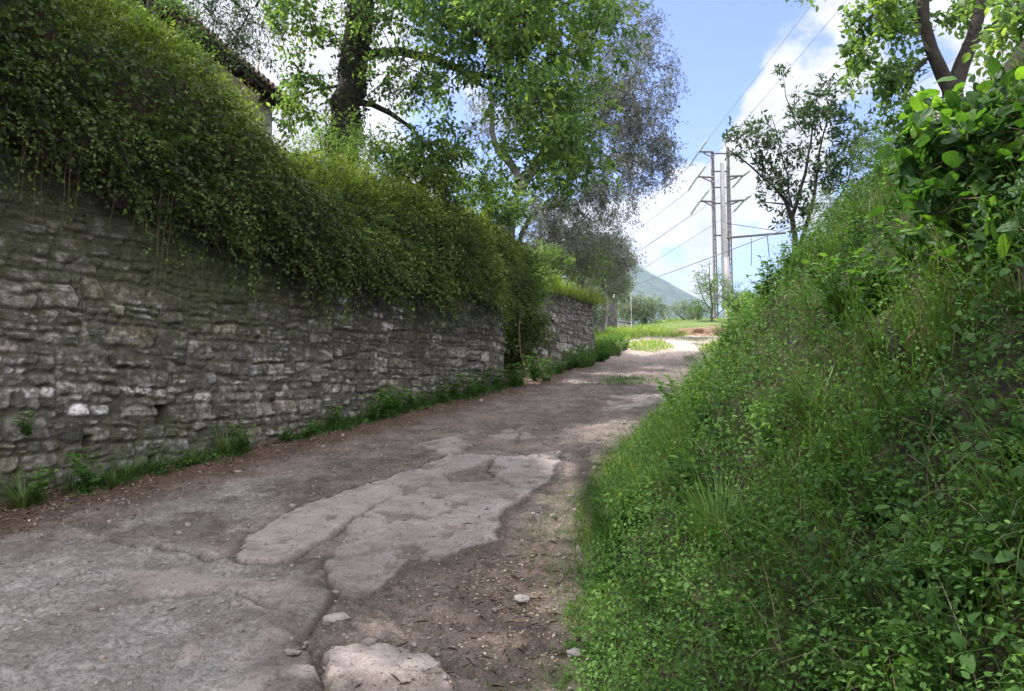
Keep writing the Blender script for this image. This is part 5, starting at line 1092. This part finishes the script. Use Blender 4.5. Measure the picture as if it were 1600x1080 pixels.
# ------------------------------------------------------------------ litter and loose stones on the lane
gl = G(); m = 9000; Y = 4 * (19 / 4) ** rng.random(m); dd = np.abs(rng.normal(0, .38, m)) + .06; X = xL(Y) + dd / .91; z0, *_ = road_fields(X, Y)
gl.leaves(np.stack([X, Y, base_z(X, Y) + z0 + .02], 1), nrm(rdir(m) * [1, 1, .25]), nrm(np.array([0, 0, 1.0]) + .35 * rdir(m)), rng.uniform(.014, .04, m), rng.uniform(.008, .022, m), 'rhomb', rng.random(m) ** 1.3 * .95)
m = 1500; Y = 2.5 * (14 / 2.5) ** rng.random(m); X = xL(Y) + (toe(Y) + .1 - xL(Y)) * rng.random(m) ** .7; z0, *_ = road_fields(X, Y)
gl.leaves(np.stack([X, Y, base_z(X, Y) + z0 + .018], 1), nrm(rdir(m) * [1, 1, .2]), nrm(np.array([0, 0, 1.0]) + .3 * rdir(m)), rng.uniform(.01, .03, m), rng.uniform(.006, .015, m), 'rhomb', rng.random(m))
m = 2200; c_ = gnd(800, 950); X = c_[0] + rng.normal(0, .28, m); Y = c_[1] + rng.normal(0, .6, m); z0, *_ = road_fields(X, Y)
gl.leaves(np.stack([X, Y, base_z(X, Y) + z0 + .02], 1), nrm(rdir(m) * [1, 1, .2]), nrm(np.array([0, 0, 1.0]) + .3 * rdir(m)), rng.uniform(.008, .026, m), rng.uniform(.004, .014, m), 'rhomb', rng.random(m) ** .8)
m = 260; X = c_[0] + rng.normal(0, .3, m); Y = c_[1] + rng.normal(0, .7, m); z0, *_ = road_fields(X, Y)
gl.leaves(np.stack([X, Y, base_z(X, Y) + z0 + .02], 1), nrm(rdir(m) * [1, 1, .06]), np.tile([[0, 0, 1.0]], (m, 1)), rng.uniform(.03, .10, m), rng.uniform(.001, .0022, m), 'rhomb', .3 + .7 * rng.random(m))
tag(gl.build('leaf_litter', M['litter']), 'fallen dead leaves and bark scattered over the lane', 'leaf litter', kind='stuff')
gk = G(); m = 2600; Y = 2.6 * (16 / 2.6) ** rng.random(m); X = xL(Y) + .2 + (toe(Y) - .1 - xL(Y)) * rng.random(m); z0, cq, lq, gq_, *_ = road_fields(X, Y); kp = rng.random(m) < (1 - .85 * cq); X, Y, z0 = X[kp], Y[kp], z0[kp]; m = len(X)
sV, sF = sphere((0, 0, 0), 1, 4); sF = np.array(sF); kk = len(sV); s_ = rng.uniform(.004, .016, m) * (1 + 1.2 * (rng.random(m) < .06)); A3 = rng.uniform(.7, 1.3, (m, 1, 3)) * np.array([1, 1, .6]); jit = 1 + .22 * rng.normal(size=(m, kk, 1))
V = sV[None] * A3 * s_[:, None, None] * jit + np.stack([X, Y, base_z(X, Y) + z0 + .012 + .2 * s_], 1)[:, None]
gk.add(V.reshape(-1, 3), (np.arange(m)[:, None, None] * kk + sF[None]).reshape(-1, 4), .5)
tag(gk.build('gravel', M['rock']), 'small grit and gravel strewn over the broken lane', 'gravel', kind='stuff')
def rock(px, py, s, label, seed, group=None):
    x_, y_ = gnd(px, py); V, F = sphere((0, 0, 0), 1, 14); n1 = fbm(V[:, 0] * 1.4 + seed, V[:, 1] * 1.4, V[:, 2] * 1.4 + .01, 4, seed); V = V * (1 + .75 * n1)[:, None] * np.array([1.1, .85, .40]) * s * .8
    V = np.clip(V, -s * 1.05, s * 1.05); o = mk('loose_stone', V, F, M['rock']); o.location = (x_, y_, float(base_z(np.array(x_), np.array(y_))) + .02 + s * .12); o.rotation_euler = (0, 0, seed * 1.3); tag(o, label, 'stone', group)
rock(525, 975, .07, 'pale stone sunk in the broken edge at the near end of the concrete slab', 3)
rock(815, 945, .055, 'flat pale stone lying in the bark litter beside the verge', 4)
rock(900, 1030, .05, 'angular grey stone at the grass edge nearest the viewer', 5)
rock(455, 1028, .04, 'buff pebble beside the near crack in the lane', 7)
rock(683, 835, .022, 'tiny dark pebble alone in the middle of the smooth concrete slab', 8)

# ------------------------------------------------------------------ air
hz = G((0, 900, 0)); x0, x1, y0, y1, z0, z1 = -1500, 1500, -60, 2500, -160, 420
hz.add([[x, y, z] for x in (x0, x1) for y in (y0, y1) for z in (z0, z1)], [[0, 1, 3, 2], [4, 6, 7, 5], [0, 4, 5, 1], [2, 3, 7, 6], [0, 2, 6, 4], [1, 5, 7, 3]])
mh = bpy.data.materials.new('air'); mh.use_nodes = True; mh.node_tree.nodes.clear(); n = N(mh.node_tree)
pv = n('ShaderNodeVolumePrincipled', {'Color': (.62, .76, 1.0, 1), 'Density': .00020, 'Anisotropy': .2}); n('ShaderNodeOutputMaterial', {'Volume': pv.outputs[0]})
HAZE = True
if HAZE: tag(hz.build('haze', mh, None, False), 'thin blue air between the lane and the mountain', 'haze', kind='stuff')
print('faces', sum(len(o.data.polygons) for o in bpy.data.objects if o.type == 'MESH'))
